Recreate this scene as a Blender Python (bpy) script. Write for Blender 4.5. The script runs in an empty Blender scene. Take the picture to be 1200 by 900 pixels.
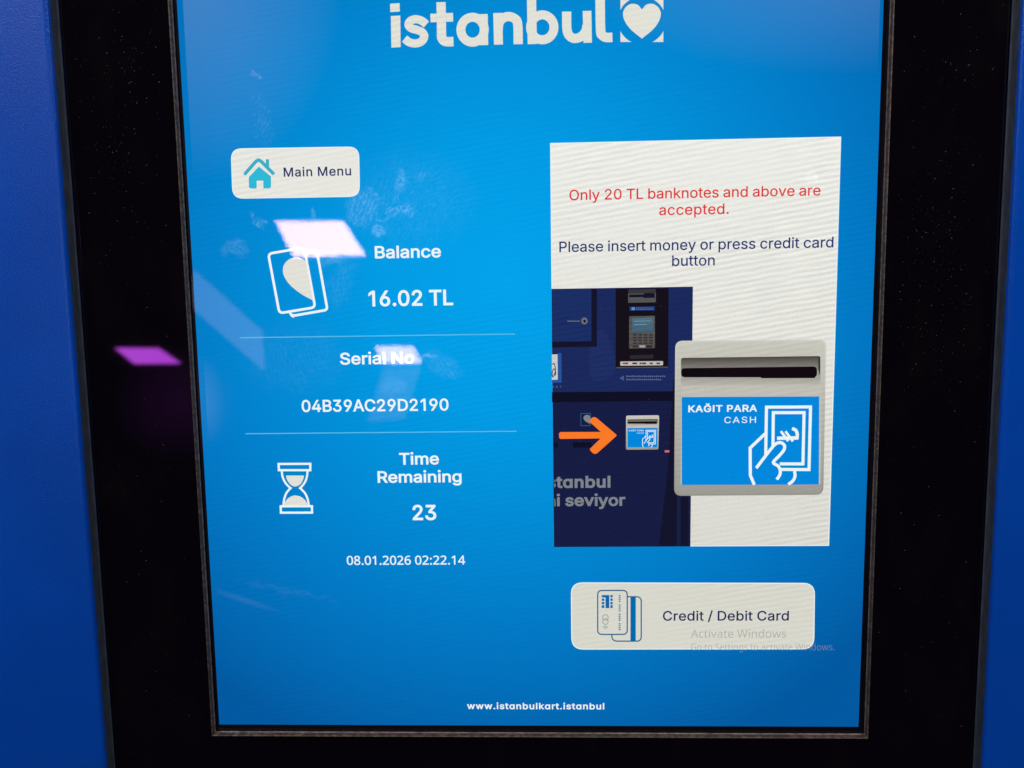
# Close-up of the touch screen of a blue ticket machine behind a black glass bezel.
import bpy, bmesh, math, random
from mathutils import Vector, Matrix
from mathutils.geometry import tessellate_polygon

random.seed(7)
scene = bpy.context.scene
C = scene.collection

# ------------------------------------------------------------------ camera
# World frame: the lit picture of the display lies in the plane y = 0, x to the
# right, z up, the viewer stands at negative y.  0.38 mm on the display is one
# pixel at the foot point of the camera.
S = 0.00038
FPX = 900.0
D = FPX * S                                         # camera height over the display plane
PITCH, YAW, ROLL = (math.radians(v) for v in (6.1105, 1.9711, -0.8740))
Rx = Matrix(((1, 0, 0), (0, math.cos(PITCH), -math.sin(PITCH)), (0, math.sin(PITCH), math.cos(PITCH))))
Ry = Matrix(((math.cos(YAW), 0, math.sin(YAW)), (0, 1, 0), (-math.sin(YAW), 0, math.cos(YAW))))
Rz = Matrix(((math.cos(ROLL), -math.sin(ROLL), 0), (math.sin(ROLL), math.cos(ROLL), 0), (0, 0, 1)))
RT = (Rz @ Rx @ Ry).transposed()


def survey(px, py, d=0.0):
    """(x, z) on the plane d metres in front of the display for a point measured in the photo."""
    r = RT @ Vector(((px - 600) / FPX, (py - 450) / FPX, 1.0))
    k = (D - d) / r.z
    return (r.x * k, -r.y * k)


def w3(v):
    return Vector((v.x, v.z, -v.y))


cam_data = bpy.data.cameras.new('camera')
cam_data.sensor_width = 36.0
cam_data.lens = 36.0 * FPX / 1200.0
cam_data.clip_start = 0.01
cam_data.clip_end = 100.0
cam_data.dof.use_dof = True
cam_data.dof.focus_distance = D * 1.005
cam_data.dof.aperture_fstop = 9.0
cam = bpy.data.objects.new('camera', cam_data)
right, up, back = w3(RT @ Vector((1, 0, 0))), w3(RT @ Vector((0, -1, 0))), w3(RT @ Vector((0, 0, -1)))
M = Matrix((right, up, back)).transposed().to_4x4()
M.translation = Vector((0, -D, 0))
cam.matrix_world = M
C.objects.link(cam)
scene.camera = cam

# ------------------------------------------------------------------ world and exposure
world = bpy.data.worlds.new('World')
scene.world = world
world.use_nodes = True
bg = world.node_tree.nodes['Background']
bg.inputs[0].default_value = (0.75, 0.85, 1.0, 1)
bg.inputs[1].default_value = 0.03
scene.view_settings.view_transform = 'Standard'
scene.view_settings.look = 'None'
scene.view_settings.exposure = 0.0
scene.view_settings.gamma = 1.0


# ------------------------------------------------------------------ ceiling lamps, added fills and mirrored glows
def area_lamp(name, quad, t, radiance, color=(1, 1, 1), spread=None):
    """A rectangular lamp whose mirror image in the screen covers the parallelogram quad
    (centre, edge a, edge b); t = distance as a multiple of the camera distance."""
    (cx, cy), (ax, ay), (bx, by) = quad
    c0 = survey(cx, cy)
    a0 = survey(cx + ax, cy + ay)
    b0 = survey(cx + bx, cy + by)
    a = ((a0[0] - c0[0]) * t, (a0[1] - c0[1]) * t)
    b = ((b0[0] - c0[0]) * t, (b0[1] - c0[1]) * t)
    ray = Vector((c0[0], -D, c0[1]))
    a3, b3 = Vector((a[0], 0, a[1])), Vector((b[0], 0, b[1]))
    ab, ac, bc, cc = a3.dot(b3), a3.dot(ray), b3.dot(ray), ray.dot(ray)
    ka = math.sqrt(abs(ab) / cc)       # lean of the two edges towards the mirror that makes them square
    kb = -(ab + ka * bc) / (ac + ka * cc) if ka > 1e-6 else 0.0
    A = a3 + ray * ka
    B = b3 + ray * kb
    if spread:                         # a spot that looks straight at the mirrored eye
        A = a3 - ray * (a3.dot(ray) / cc)
        B = b3 - ray * (b3.dot(ray) / cc)
        B -= A * (B.dot(A) / A.dot(A))
    X, Y = A.normalized(), B.normalized()
    Zv = X.cross(Y).normalized()
    if Zv.dot(ray) < 0:                       # a lamp shines along its -Z: towards the machine
        X, Zv = -X, -Zv
    Y = Zv.cross(X)
    ld = bpy.data.lights.new(name, 'AREA')
    ld.shape = 'RECTANGLE'
    ld.size, ld.size_y = A.length, B.length
    ld.color = color
    if spread:
        ld.spread = math.radians(spread)
    ld.energy = radiance * math.pi * A.length * B.length
    lo = bpy.data.objects.new(name, ld)
    m = Matrix((X, Y, Zv)).transposed().to_4x4()
    m.translation = Vector((c0[0] * t, D - D * t, c0[1] * t))
    lo.matrix_world = m
    C.objects.link(lo)
    return lo


area_lamp('ceiling_lamp', ((375, 279), (82, -1), (24, 41)), 8.0, 25, (1.0, 0.9, 1.0))
area_lamp('ceiling_lamp', ((467, 415.5), (46, 0), (10, 20)), 9.5, 17, (1.0, 1.0, 1.0))
area_lamp('ceiling_lamp', ((173.5, 416.5), (53, 0), (24.5, 18)), 9.5, 17, (1.0, 0.95, 1.0))
# overhead lamp glancing off the powder coat, then two added fills for the fronts
area_lamp('glint_and_fill_lamp', ((52, -55), (120, 0), (5, 80)), 5.0, 18, (1.0, 0.97, 0.95))
area_lamp('glint_and_fill_lamp', ((1250, -560), (900, 0), (0, 300)), 4.0, 15, (1.0, 0.97, 0.95))  # added fill, kept outside the mirrored view
area_lamp('glint_and_fill_lamp', ((-150, -560), (900, 0), (0, 300)), 4.0, 15, (1.0, 0.97, 0.95))  # second added fill, likewise out of the mirrored view
# added emitters standing in for a lit beam and wall mirrored in the screen
area_lamp('mirrored_surface_glow', ((268, 374), (84, 74), (-2, 44)), 7.0, 1.35, (0.8, 1.0, 1.0))
area_lamp('mirrored_surface_glow', ((462, 462), (44, -3), (-18, 62)), 7.0, 0.75, (0.85, 1.0, 1.0))
area_lamp('bezel_haze_glow', ((208, 472), (150, 0), (0, 150)), 7.0, 0.0005, (1.0, 0.9, 1.0), spread=8)  # added soft glow for the blurred purple haze on the bezel


# ------------------------------------------------------------------ letter outlines (advance | loops of x,y)
GLYPHS = {
 'S': {
  ' ': '188|',
  '.': '188|95,-4 78,-1 63,9 53,24 50,41 53,59 63,73 78,83 95,87 113,83 128,73 138,59 141,41 138,24 128,9 113,-1',
  '/': '249|235,533 71,-76 14,-76 178,533',
  '0': '453|227,-7 174,1 130,24 95,62 69,113 53,178 48,254 53,330 69,395 95,447 130,484 174,508 227,516 279,508 323,484 358,447 384,395 400,330 405,254 400,178 384,113 359,62 323,24 279,1|227,50 261,56 290,74 313,103 330,144 340,194 344,254 340,314 330,365 313,405 290,435 261,453 227,460 192,453 163,435 140,405 123,365 113,314 109,254 113,194 123,144 140,103 163,74 192,56',
  '1': '453|76,0 76,55 391,55 391,0|276,509 276,0 212,0 212,448 209,448 86,358 86,427 198,509',
  '2': '453|64,0 64,47 234,229 261,257 282,282 311,327 320,371 317,397 308,419 293,436 273,449 250,457 224,460 196,457 172,447 153,433 139,413 130,390 127,362 66,362 71,405 86,442 111,473 143,496 182,511 225,516 268,511 306,497 337,474 361,445 376,411 381,372 371,318 357,290 336,259 306,223 267,180 153,60 153,57 389,57 389,0',
  '3': '453|218,-7 173,-3 133,10 98,30 70,57 52,91 44,132 109,132 115,107 126,87 144,71 165,59 219,50 248,53 275,61 297,74 315,93 325,116 329,145 326,172 316,196 299,217 275,234 242,244 201,248 157,248 157,299 288,448 288,452 70,452 70,509 372,509 372,461 211,278 211,289 264,288 308,276 344,253 371,222 387,186 393,145 387,103 370,66 344,36 309,12 266,-2',
  '4': '453|40,105 40,158 247,509 311,509 109,166 109,163 413,163 413,105|282,0 282,121 282,146 282,318 343,318 343,0',
  '6': '453|226,-7 182,-1 142,15 109,40 84,74 69,115 64,162 68,199 80,239 102,285 137,340 252,509 322,509 151,261 145,261 165,288 196,307 235,314 278,309 316,295 346,271 370,240 384,201 389,157 384,112 368,73 343,39 310,14 271,-2|226,48 254,52 279,63 299,79 314,101 324,128 327,157 324,187 314,213 299,235 279,251 254,262 226,265 198,262 174,252 153,235 138,214 128,188 125,158 128,128 138,102 153,79 174,63 198,52',
  '9': '453|226,516 271,510 310,494 343,468 368,434 384,393 389,347 385,309 373,270 350,224 315,168 200,0 130,0 301,248 307,248 287,221 257,202 218,195 175,199 137,214 106,237 83,269 68,307 64,352 69,397 85,436 110,469 143,494 182,510|226,460 199,457 174,446 154,429 138,407 129,381 125,352 129,322 138,295 154,274 174,257 199,247 226,243 254,247 279,257 299,273 314,295 324,321 327,350 324,381 314,407 299,429 279,446 254,457',
  'A': '480|16,0 201,509 276,509 463,0 395,0 287,302 276,334 264,372 250,420 232,478 245,478 228,419 213,371 201,333 191,302 85,0|110,142 110,199 370,199 370,142',
  'B': '456|60,0 60,509 241,509 289,504 329,491 359,469 381,442 394,410 398,374 395,344 387,320 356,286 315,267 315,262 339,257 363,245 385,227 402,203 414,173 418,136 413,100 400,67 377,39 344,18 301,4 247,0|125,57 245,57 296,63 330,80 349,105 355,137 352,161 342,184 327,203 306,218 279,228 248,231 125,231|125,285 238,285 265,288 288,296 308,309 323,326 333,348 336,372 330,403 313,429 283,446 240,452 125,452',
  'C': '510|267,-7 205,1 150,25 104,63 70,115 48,179 40,254 48,329 70,393 104,445 150,484 205,508 267,516 305,513 340,504 373,490 402,471 427,447 448,418 463,385 473,348 408,348 389,395 357,428 315,449 267,456 223,450 184,432 150,403 125,364 109,314 103,254 109,194 125,145 151,105 184,76 223,59 267,53 315,60 357,81 389,114 408,160 473,160 463,124 448,91 428,62 402,38 373,19 341,5 305,-4',
  'D': '502|219,0 96,0 96,57 215,57 272,63 318,81 354,110 379,149 394,198 399,255 394,312 379,361 354,399 320,428 275,446 221,452 93,452 93,509 225,509 294,501 353,478 399,441 433,391 455,329 462,255 455,181 433,119 398,68 351,31 291,8|125,509 125,0 60,0 60,509',
  'H': '517|60,0 60,509 125,509 125,289 392,289 392,509 457,509 457,0 392,0 392,232 125,232 125,0',
  'I': '300|31,0 31,57 118,57 118,452 31,452 31,509 269,509 269,452 183,452 183,57 269,57 269,0',
  'K': '467|104,145 104,216 139,261 174,303 212,344 364,509 448,509 231,276 228,276|60,0 60,509 125,509 125,334 124,225 125,193 125,0|372,0 188,259 228,309 449,0',
  'L': '393|60,0 60,509 125,509 125,57 361,57 361,0',
  'M': '628|60,0 60,509 152,509 277,187 287,159 299,123 311,84 322,49 307,49 318,83 330,121 342,158 352,187 476,509 568,509 568,0 504,0 504,291 504,327 505,369 506,413 507,457 513,457 498,409 482,363 467,322 456,291 342,0 286,0 170,291 159,321 145,361 129,408 112,457 119,457 120,416 121,372 122,328 122,291 122,0',
  'N': '523|60,0 60,509 136,509 343,183 363,151 388,107 414,55 405,54 401,108 399,157 399,195 399,509 463,509 463,0 387,0 202,290 177,331 148,381 130,413 108,452 119,454 122,384 124,328 125,291 125,0',
  'O': '533|267,-7 205,1 150,25 105,63 70,115 48,179 40,254 48,329 70,393 105,445 150,484 205,508 267,516 329,508 384,484 429,445 464,393 486,329 493,254 486,179 464,115 429,63 384,25 329,1|267,53 310,59 349,76 383,105 408,144 425,194 430,254 425,314 408,365 383,404 349,433 310,450 267,456 223,450 184,433 151,404 125,364 109,314 103,254 109,194 125,144 151,105 184,76 223,59',
  'P': '445|60,0 60,509 235,509 289,503 332,487 366,462 390,430 404,391 409,348 404,304 390,265 366,233 332,207 289,191 235,186 109,186 109,242 233,242 269,246 297,256 318,272 333,294 342,319 344,348 342,376 333,402 318,423 297,439 268,449 232,452 125,452 125,0',
  'R': '449|60,0 60,509 236,509 290,504 333,489 367,465 390,433 405,395 409,352 405,309 390,271 367,240 333,217 289,203 236,198 96,198 96,255 234,255 269,258 298,267 319,281 334,300 342,324 345,352 342,380 334,405 319,425 298,440 269,449 233,452 125,452 125,0|353,0 230,229 303,229 428,0',
  'S': '447|224,-9 172,-4 128,9 91,31 64,60 46,96 38,137 104,137 110,110 123,88 142,71 166,59 224,49 257,52 286,60 311,74 329,92 341,114 346,139 342,161 332,179 296,205 245,222 184,239 128,260 86,289 60,326 52,372 58,413 75,448 102,476 138,498 180,511 227,516 275,511 316,498 351,476 377,449 394,415 401,378 337,378 326,412 302,437 267,453 225,459 194,456 167,448 145,435 129,418 118,398 115,376 119,352 131,334 169,308 212,293 264,279 312,264 359,238 395,198 405,171 408,139 403,99 386,64 360,34 323,11 278,-4',
  'T': '449|32,452 32,509 417,509 417,452 257,452 257,0 193,0 193,452',
  'a': '389|160,-9 126,-5 94,5 68,22 48,45 35,73 30,108 34,138 43,161 58,179 78,193 125,211 178,220 209,224 234,227 265,235 273,243 276,255 276,257 267,297 240,322 220,329 196,331 149,322 118,301 100,274 41,291 57,322 79,346 104,364 133,375 194,384 239,379 286,360 306,343 322,320 333,290 337,251 337,0 277,0 277,52 272,52 252,25 215,1 190,-6|170,45 202,49 228,59 248,74 263,93 272,115 276,138 276,190 259,182 231,176 200,171 175,168 134,159 103,139 95,124 92,105 102,72 130,52',
  'b': '424|229,-8 198,-5 172,4 138,31 118,59 112,59 112,0 53,0 53,509 114,509 114,319 118,319 137,346 171,373 197,381 229,384 274,378 313,361 345,332 370,293 385,245 390,189 385,133 370,84 346,45 313,16 274,-2|220,47 253,51 279,66 301,88 316,117 325,151 328,189 325,227 316,261 301,290 280,311 253,325 220,330 188,325 161,312 140,291 125,263 116,229 113,189 116,150 125,115 140,86 162,65 188,51',
  'c': '396|207,-8 159,-2 117,16 82,46 56,85 40,133 34,187 40,243 56,291 82,330 117,360 159,378 207,384 260,377 305,356 340,322 362,277 303,262 290,289 270,311 242,325 207,330 173,325 145,310 124,287 108,258 99,224 96,187 99,151 108,117 124,89 145,66 173,51 207,46 243,52 271,66 292,89 304,117 363,102 341,56 306,21 261,-1',
  'd': '424|195,-8 151,-2 111,16 79,45 55,84 39,133 34,189 39,245 55,293 79,332 112,361 151,378 196,384 228,381 253,373 287,346 306,319 311,319 311,509 372,509 372,0 313,0 313,59 307,59 287,31 252,4 227,-5|205,47 236,51 263,65 284,86 299,115 309,150 312,189 309,229 300,263 284,291 263,312 237,325 205,330 172,325 145,311 124,290 108,261 99,227 96,189 99,151 109,117 124,88 145,66 172,51',
  'e': '404|212,-8 161,-2 117,16 82,46 56,85 40,132 34,187 39,242 55,290 81,329 115,359 157,378 205,384 266,374 294,361 319,341 341,315 357,282 368,242 371,194 371,169 75,169 75,221 338,221 310,202 307,237 298,269 283,294 263,314 237,326 205,330 173,326 146,313 125,294 109,270 99,241 96,211 96,178 100,139 110,106 128,80 151,61 179,50 212,46 254,53 285,73 306,105 365,91 353,63 335,39 311,19 283,4 249,-5',
  'g': '425|207,-151 168,-148 134,-140 105,-127 82,-110 51,-69 101,-41 122,-66 154,-88 178,-95 207,-97 249,-92 282,-75 304,-47 311,-6 311,68 306,68 287,41 252,16 227,8 195,5 152,10 113,27 80,53 55,90 39,136 34,191 39,246 55,293 80,332 112,361 152,378 196,384 228,382 253,373 288,346 308,319 313,319 313,379 372,379 372,-9 367,-54 350,-90 324,-117 291,-136 251,-147|205,59 237,63 264,75 285,95 300,121 309,154 312,193 309,231 300,264 285,291 264,312 237,325 205,330 172,325 145,312 124,290 109,262 99,229 96,193 99,155 109,123 124,96 145,76 172,63',
  'i': '167|53,0 53,379 114,379 114,0|84,443 67,446 54,455 44,468 41,483 44,499 54,512 67,521 84,524 100,521 114,512 123,499 126,483 123,468 114,455 100,446',
  'k': '381|110,137 110,212 121,212 284,379 360,379 184,199 177,199|53,0 53,509 114,509 114,0|294,0 148,186 191,229 372,0',
  'l': '189|139,-2 101,3 74,20 58,47 53,84 53,509 114,509 114,99 115,77 120,62 130,54 146,52 160,53 170,54 181,3 162,-1',
  'm': '610|53,0 53,379 112,379 112,295 108,295 118,323 132,346 172,376 219,386 257,380 287,361 309,331 321,295 312,295 322,321 337,343 381,375 407,383 437,386 468,383 497,372 522,354 541,328 553,296 557,255 557,0 496,0 496,254 490,289 473,313 447,326 419,330 395,328 374,320 345,290 335,247 335,0 274,0 274,260 269,288 253,311 229,326 199,330 158,320 140,307 126,289 117,266 114,238 114,0',
  'n': '410|114,227 114,0 53,0 53,379 112,379 112,287 102,287 124,332 152,362 187,379 227,384 264,380 295,369 321,349 341,321 353,285 357,240 357,0 296,0 296,235 290,275 273,304 246,323 210,329 184,326 161,317 141,303 126,283 117,257',
  'o': '415|207,-8 159,-2 117,16 82,46 56,85 40,133 34,187 40,243 56,291 82,330 117,360 159,378 207,384 256,378 299,360 333,330 359,291 376,243 381,187 376,133 359,85 333,46 299,16 256,-2|207,46 242,51 270,66 292,89 307,117 316,151 319,187 316,224 307,258 292,287 270,310 242,325 207,330 173,325 145,310 124,287 108,258 99,224 96,187 99,151 108,117 124,89 145,66 173,51',
  'p': '424|53,-143 53,379 112,379 112,319 118,319 137,346 171,373 197,381 229,384 274,378 313,361 345,332 370,293 385,245 390,189 385,133 370,84 346,45 313,16 274,-2 229,-8 198,-5 173,4 138,31 118,59 114,59 114,-143|220,47 253,51 279,66 301,88 316,117 325,151 328,189 325,227 316,261 301,290 280,311 253,325 220,330 188,325 161,312 140,291 125,263 116,229 113,189 116,150 125,115 140,86 162,65 188,51',
  'r': '259|53,0 53,379 112,379 112,321 115,321 130,347 152,367 181,380 213,385 229,384 243,384 243,322 230,324 207,326 182,323 159,315 140,301 126,284 117,262 114,237 114,0',
  's': '365|182,-8 145,-5 112,3 84,18 62,38 45,63 36,94 94,107 105,79 124,60 150,49 181,45 217,50 244,62 262,81 268,103 265,121 254,136 237,147 212,155 149,170 104,186 72,208 53,237 47,274 51,305 65,332 87,354 115,370 149,381 187,384 223,381 254,372 279,358 299,339 324,290 268,277 258,298 243,316 219,328 187,333 156,329 131,317 114,299 109,277 112,258 124,243 144,232 172,223 229,209 275,194 306,171 325,142 331,107 326,75 312,47 290,24 260,6 223,-5',
  't': '227|204,379 204,327 6,327 6,379|65,471 126,471 126,98 128,76 136,61 150,53 170,50 185,51 202,54 213,2 192,-3 168,-4 125,2 92,21 72,52 65,93',
  'u': '410|182,-5 146,-1 115,11 89,31 69,59 57,95 53,139 53,379 114,379 114,144 119,105 137,75 164,56 200,50 226,53 249,62 268,77 283,97 293,122 296,153 296,379 357,379 357,0 298,0 298,92 307,92 286,47 257,17 222,0',
  'v': '389|163,0 17,379 84,379 165,155 187,87 206,21 184,21 203,87 224,155 305,379 371,379 226,0',
  'w': '567|138,0 23,379 87,379 133,214 154,137 175,41 165,41 186,135 206,214 252,379 316,379 362,214 382,136 402,41 391,41 413,135 434,214 480,379 545,379 429,0 368,0 319,172 305,225 291,280 277,338 291,338 277,280 263,225 248,172 199,0',
  'y': '389|47,-139 61,-86 71,-87 104,-89 130,-74 141,-58 151,-36 163,-1 17,379 84,379 165,155 187,87 206,21 184,21 202,87 224,155 305,379 371,379 204,-58 177,-107 139,-136 91,-145 65,-143',
  'Ğ': '520|269,-7 205,1 149,25 104,64 69,116 47,179 40,254 47,329 69,393 103,445 149,484 203,508 265,516 304,513 340,504 374,489 403,469 429,445 449,416 465,384 474,349 408,349 387,393 356,427 315,448 265,456 222,450 183,432 150,404 125,364 109,314 103,254 109,194 125,145 151,105 184,76 224,59 269,53 309,57 345,71 374,93 396,123 410,160 415,202 434,199 283,199 283,256 478,256 478,200 471,141 451,91 419,50 377,19 326,0|265,562 238,566 215,575 195,590 179,610 169,633 166,659 211,659 214,637 226,621 243,609 265,606 286,609 303,621 315,637 319,659 364,659 360,633 350,610 335,590 315,575 291,566',
  'ɑ': '425|195,-8 151,-2 112,16 79,45 55,84 39,133 34,189 39,245 55,293 80,332 112,361 152,378 196,384 228,382 253,373 287,346 307,319 311,319 311,379 372,379 372,0 311,0 311,59 307,59 287,31 252,4 227,-5|205,47 237,51 264,65 285,86 300,115 309,150 312,189 309,229 300,263 285,291 264,312 237,325 205,330 172,325 145,312 124,290 109,262 99,228 96,189 99,151 109,117 124,88 145,66 172,51',
 },
 'H': {
  ' ': '209|',
  '.': '215|58,43 61,69 72,85 88,94 107,97 126,94 142,85 153,69 157,43 153,18 142,2 126,-8 107,-11 88,-8 72,2 61,18',
  '0': '459|419,287 417,221 409,163 395,112 376,70 349,37 316,12 276,-3 229,-8 170,1 122,27 86,70 60,129 44,201 39,287 44,373 58,446 83,504 119,547 167,573 229,581 287,573 335,547 372,504 399,446 414,373|110,287 113,215 121,156 137,111 159,78 190,59 229,52 268,59 298,78 320,110 336,156 345,215 348,287 345,359 336,417 320,463 298,495 268,515 229,521 190,515 159,495 137,463 121,417 113,359',
  '1': '459|285,0 216,0 216,400 216,439 217,470 219,499 196,477 169,455 108,405 71,452 226,573 285,573',
  '2': '459|417,0 38,0 38,59 188,210 228,251 261,287 287,320 306,353 318,387 322,424 315,466 294,496 261,514 221,520 181,517 147,506 83,466 45,513 94,548 153,572 221,581 270,576 313,562 347,540 372,510 388,472 394,428 389,385 375,344 353,305 324,267 288,227 247,185 128,67 128,64 417,64',
  '4': '459|443,130 359,130 359,0 291,0 291,130 17,130 17,190 286,576 359,576 359,193 443,193|291,374 291,412 293,444 294,474 295,500 292,500 276,468 257,438 86,193 291,193',
  '6': '459|44,245 51,342 75,433 95,474 121,510 155,539 196,562 246,576 306,581 344,579 377,573 377,513 344,520 308,523 257,518 216,504 183,483 158,454 139,419 127,380 115,291 119,291 150,326 194,350 223,356 255,358 302,353 342,338 375,313 400,279 416,236 421,184 415,129 399,82 372,44 336,15 291,-2 239,-8 199,-4 163,7 130,26 101,54 77,89 59,133 48,185|238,51 284,59 320,84 343,125 351,184 344,233 324,271 289,295 241,303 205,299 175,287 150,270 131,248 119,223 115,198 123,146 146,99 185,64 210,55',
  '8': '459|229,581 276,577 318,565 352,546 378,519 395,485 400,443 396,411 385,383 346,338 291,303 355,265 381,242 401,216 414,185 419,148 413,104 395,65 367,34 330,11 284,-3 231,-8 174,-3 126,10 89,33 61,63 45,101 39,146 43,183 56,214 75,241 99,264 158,299 107,336 71,383 61,411 58,444 63,485 80,518 107,545 141,565 182,577|108,145 116,107 138,76 176,55 229,48 281,55 319,76 342,108 350,148 346,174 335,197 317,217 293,235 229,265 217,270 157,237 136,219 121,197 111,173|228,524 188,518 155,502 134,476 127,441 130,414 141,391 179,357 232,330 282,357 317,392 327,414 330,441 323,476 302,502 270,518',
  ':': '215|58,43 61,69 72,85 88,94 107,97 126,94 142,85 153,69 157,43 153,18 142,2 126,-8 107,-11 88,-8 72,2 61,18|58,387 61,412 72,429 88,438 107,441 126,438 142,429 153,412 157,387 153,362 142,345 126,335 107,332 88,335 72,345 61,362',
  'A': '512|437,0 368,177 141,177 73,0 0,0 224,575 289,575 512,0|282,415 274,438 263,473 255,500 247,468 238,438 230,415 165,241 346,241',
  'G': '584|326,302 524,302 524,22 431,-1 380,-6 323,-8 241,1 173,28 120,71 81,130 57,202 49,286 58,370 84,442 127,500 186,544 259,571 346,581 437,572 516,547 489,484 421,508 342,517 278,510 225,489 181,455 150,409 131,353 124,286 130,222 146,166 175,119 216,84 270,62 340,55 404,59 452,68 452,238 326,238',
  'S': '440|403,153 396,106 378,66 348,35 307,11 257,-3 198,-8 137,-5 83,4 41,19 41,88 73,76 113,65 201,55 240,57 273,66 298,79 316,98 327,120 330,147 327,173 318,194 302,213 277,230 242,247 196,265 131,294 85,330 57,375 50,403 48,435 54,477 71,513 99,542 136,563 180,576 231,581 318,572 389,549 366,487 302,508 229,517 196,515 169,507 148,494 133,478 124,457 121,434 124,407 133,386 149,367 172,351 204,335 246,318 293,299 332,279 362,255 385,228 398,194',
  'W': '746|735,573 583,0 510,0 399,375 389,410 380,443 373,471 370,488 367,471 361,443 352,409 342,373 234,0 161,0 10,573 85,573 174,223 183,186 190,151 196,118 201,87 206,119 213,154 222,191 232,227 333,573 407,573 512,225 523,187 532,151 538,117 544,87 550,129 560,175 572,224 660,573',
  'a': '450|231,437 299,428 347,403 376,358 385,293 385,0 334,0 320,61 317,61 279,22 234,-1 206,-6 172,-8 136,-5 103,6 75,23 55,48 41,80 37,119 50,176 87,219 152,245 243,257 316,259 316,285 310,330 293,359 265,375 227,380 163,370 106,347 84,400 151,426|252,208 184,200 141,182 118,155 110,119 115,87 132,66 157,53 188,49 238,56 279,79 306,117 315,172 315,210',
  'c': '385|241,-8 187,-2 139,15 99,45 69,87 50,143 44,213 51,284 71,342 102,385 142,415 191,432 245,438 309,431 358,415 337,356 292,370 244,376 204,371 172,358 148,335 131,303 120,263 117,213 120,166 131,126 148,94 172,71 202,58 240,53 302,60 351,78 351,15 304,-2 275,-7',
  'd': '493|221,-8 148,6 92,48 56,117 44,214 56,311 93,381 149,424 221,438 253,436 280,429 323,407 354,374 359,374 356,405 354,438 354,609 425,609 425,0 368,0 358,58 354,58 323,24 279,1 252,-6|232,51 290,60 328,88 348,135 355,200 355,213 349,284 329,336 291,369 231,379 181,368 146,334 124,281 117,213 124,144 146,93 181,61',
  'e': '452|234,438 286,432 329,414 364,385 390,346 406,299 411,244 411,201 117,201 127,137 154,90 197,62 254,52 327,60 392,82 392,20 327,-1 292,-6 251,-8 194,-2 143,17 101,48 70,91 51,146 44,212 50,277 68,333 96,378 134,411 181,431|233,380 188,372 154,348 130,309 119,257 338,257 335,292 326,322 312,346 292,364 266,376',
  'g': '493|221,438 261,434 297,422 329,402 355,373 359,373 369,430 425,430 425,-7 420,-63 404,-109 378,-146 341,-172 293,-187 233,-192 147,-186 78,-165 78,-100 111,-114 149,-125 237,-134 286,-126 324,-101 347,-63 355,-13 355,4 356,32 358,57 354,57 329,28 299,8 263,-4 221,-8 147,7 91,51 56,121 44,214 56,306 91,377 147,423|230,379 197,374 169,359 147,336 130,303 120,262 117,213 124,143 146,92 182,60 232,50 262,52 288,58 309,69 326,85 340,105 349,131 354,161 356,197 356,214 353,267 343,309 326,340 302,362 270,374',
  'i': '207|139,430 139,0 68,0 68,430|104,591 133,580 142,566 145,546 142,526 133,512 104,501 88,504 75,512 66,526 63,546 66,566 75,580 88,588',
  'n': '496|275,438 343,429 391,401 421,352 431,280 431,0 361,0 361,275 355,321 338,353 308,372 265,379 204,368 166,338 146,289 139,223 139,0 68,0 68,430 125,430 136,371 140,371 175,409 222,431',
  'o': '485|442,216 438,165 428,121 411,82 388,51 359,25 324,7 285,-4 241,-8 200,-4 163,7 129,25 100,51 77,82 59,121 48,165 44,216 50,282 68,336 97,380 137,412 186,431 244,438 299,431 347,412 387,380 417,336 436,282|117,216 120,169 130,128 147,95 172,71 203,56 243,51 282,56 314,71 339,95 356,128 366,169 369,216 365,263 355,303 338,335 314,359 282,374 242,379 185,368 147,335 124,284',
  's': '384|348,119 343,80 327,49 302,24 268,6 226,-4 176,-8 135,-6 99,-1 42,19 42,83 104,60 178,49 224,53 256,66 274,86 280,112 271,141 259,154 239,167 212,180 174,196 135,212 103,228 76,245 57,266 45,292 41,324 52,372 85,408 137,430 202,438 275,430 339,409 315,353 258,372 197,380 159,377 131,366 114,350 108,328 119,298 133,286 154,274 182,261 219,246 257,231 289,215 314,197 333,176 344,150',
  't': '289|212,50 245,53 272,59 272,5 240,-4 200,-8 167,-5 138,4 112,20 91,44 78,79 74,125 74,375 13,375 13,409 75,437 103,528 144,528 144,430 269,430 269,375 144,375 144,127 149,93 163,69 185,54',
  'v': '407|163,0 0,430 75,430 167,176 180,137 193,96 201,63 204,63 214,96 227,138 241,176 332,430 407,430 244,0',
  'w': '630|346,243 336,276 328,308 321,335 316,357 313,357 308,335 302,307 294,275 284,242 207,1 127,1 9,431 82,431 141,201 153,154 163,109 169,73 172,73 178,97 185,128 193,160 201,188 277,431 354,431 428,188 440,149 451,109 457,74 460,74 466,108 477,153 489,201 549,431 621,431 502,1 419,1',
 },
}

# ------------------------------------------------------------------ materials
def lin(c):
    return tuple(((v / 255) / 12.92 if v <= 10 else ((v / 255 + 0.055) / 1.055) ** 2.4) for v in c) + (1.0,)


def new_mat(name):
    m = bpy.data.materials.new(name)
    m.use_nodes = True
    nt = m.node_tree
    nt.nodes.clear()
    out = nt.nodes.new('ShaderNodeOutputMaterial')
    return m, nt, out


def math_node(nt, op, a, b=None, clamp=False):
    n = nt.nodes.new('ShaderNodeMath')
    n.operation = op
    n.use_clamp = clamp
    for i, v in enumerate((a, b)):
        if v is None:
            continue
        if isinstance(v, (int, float)):
            n.inputs[i].default_value = v
        else:
            nt.links.new(v, n.inputs[i])
    return n.outputs[0]


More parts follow.
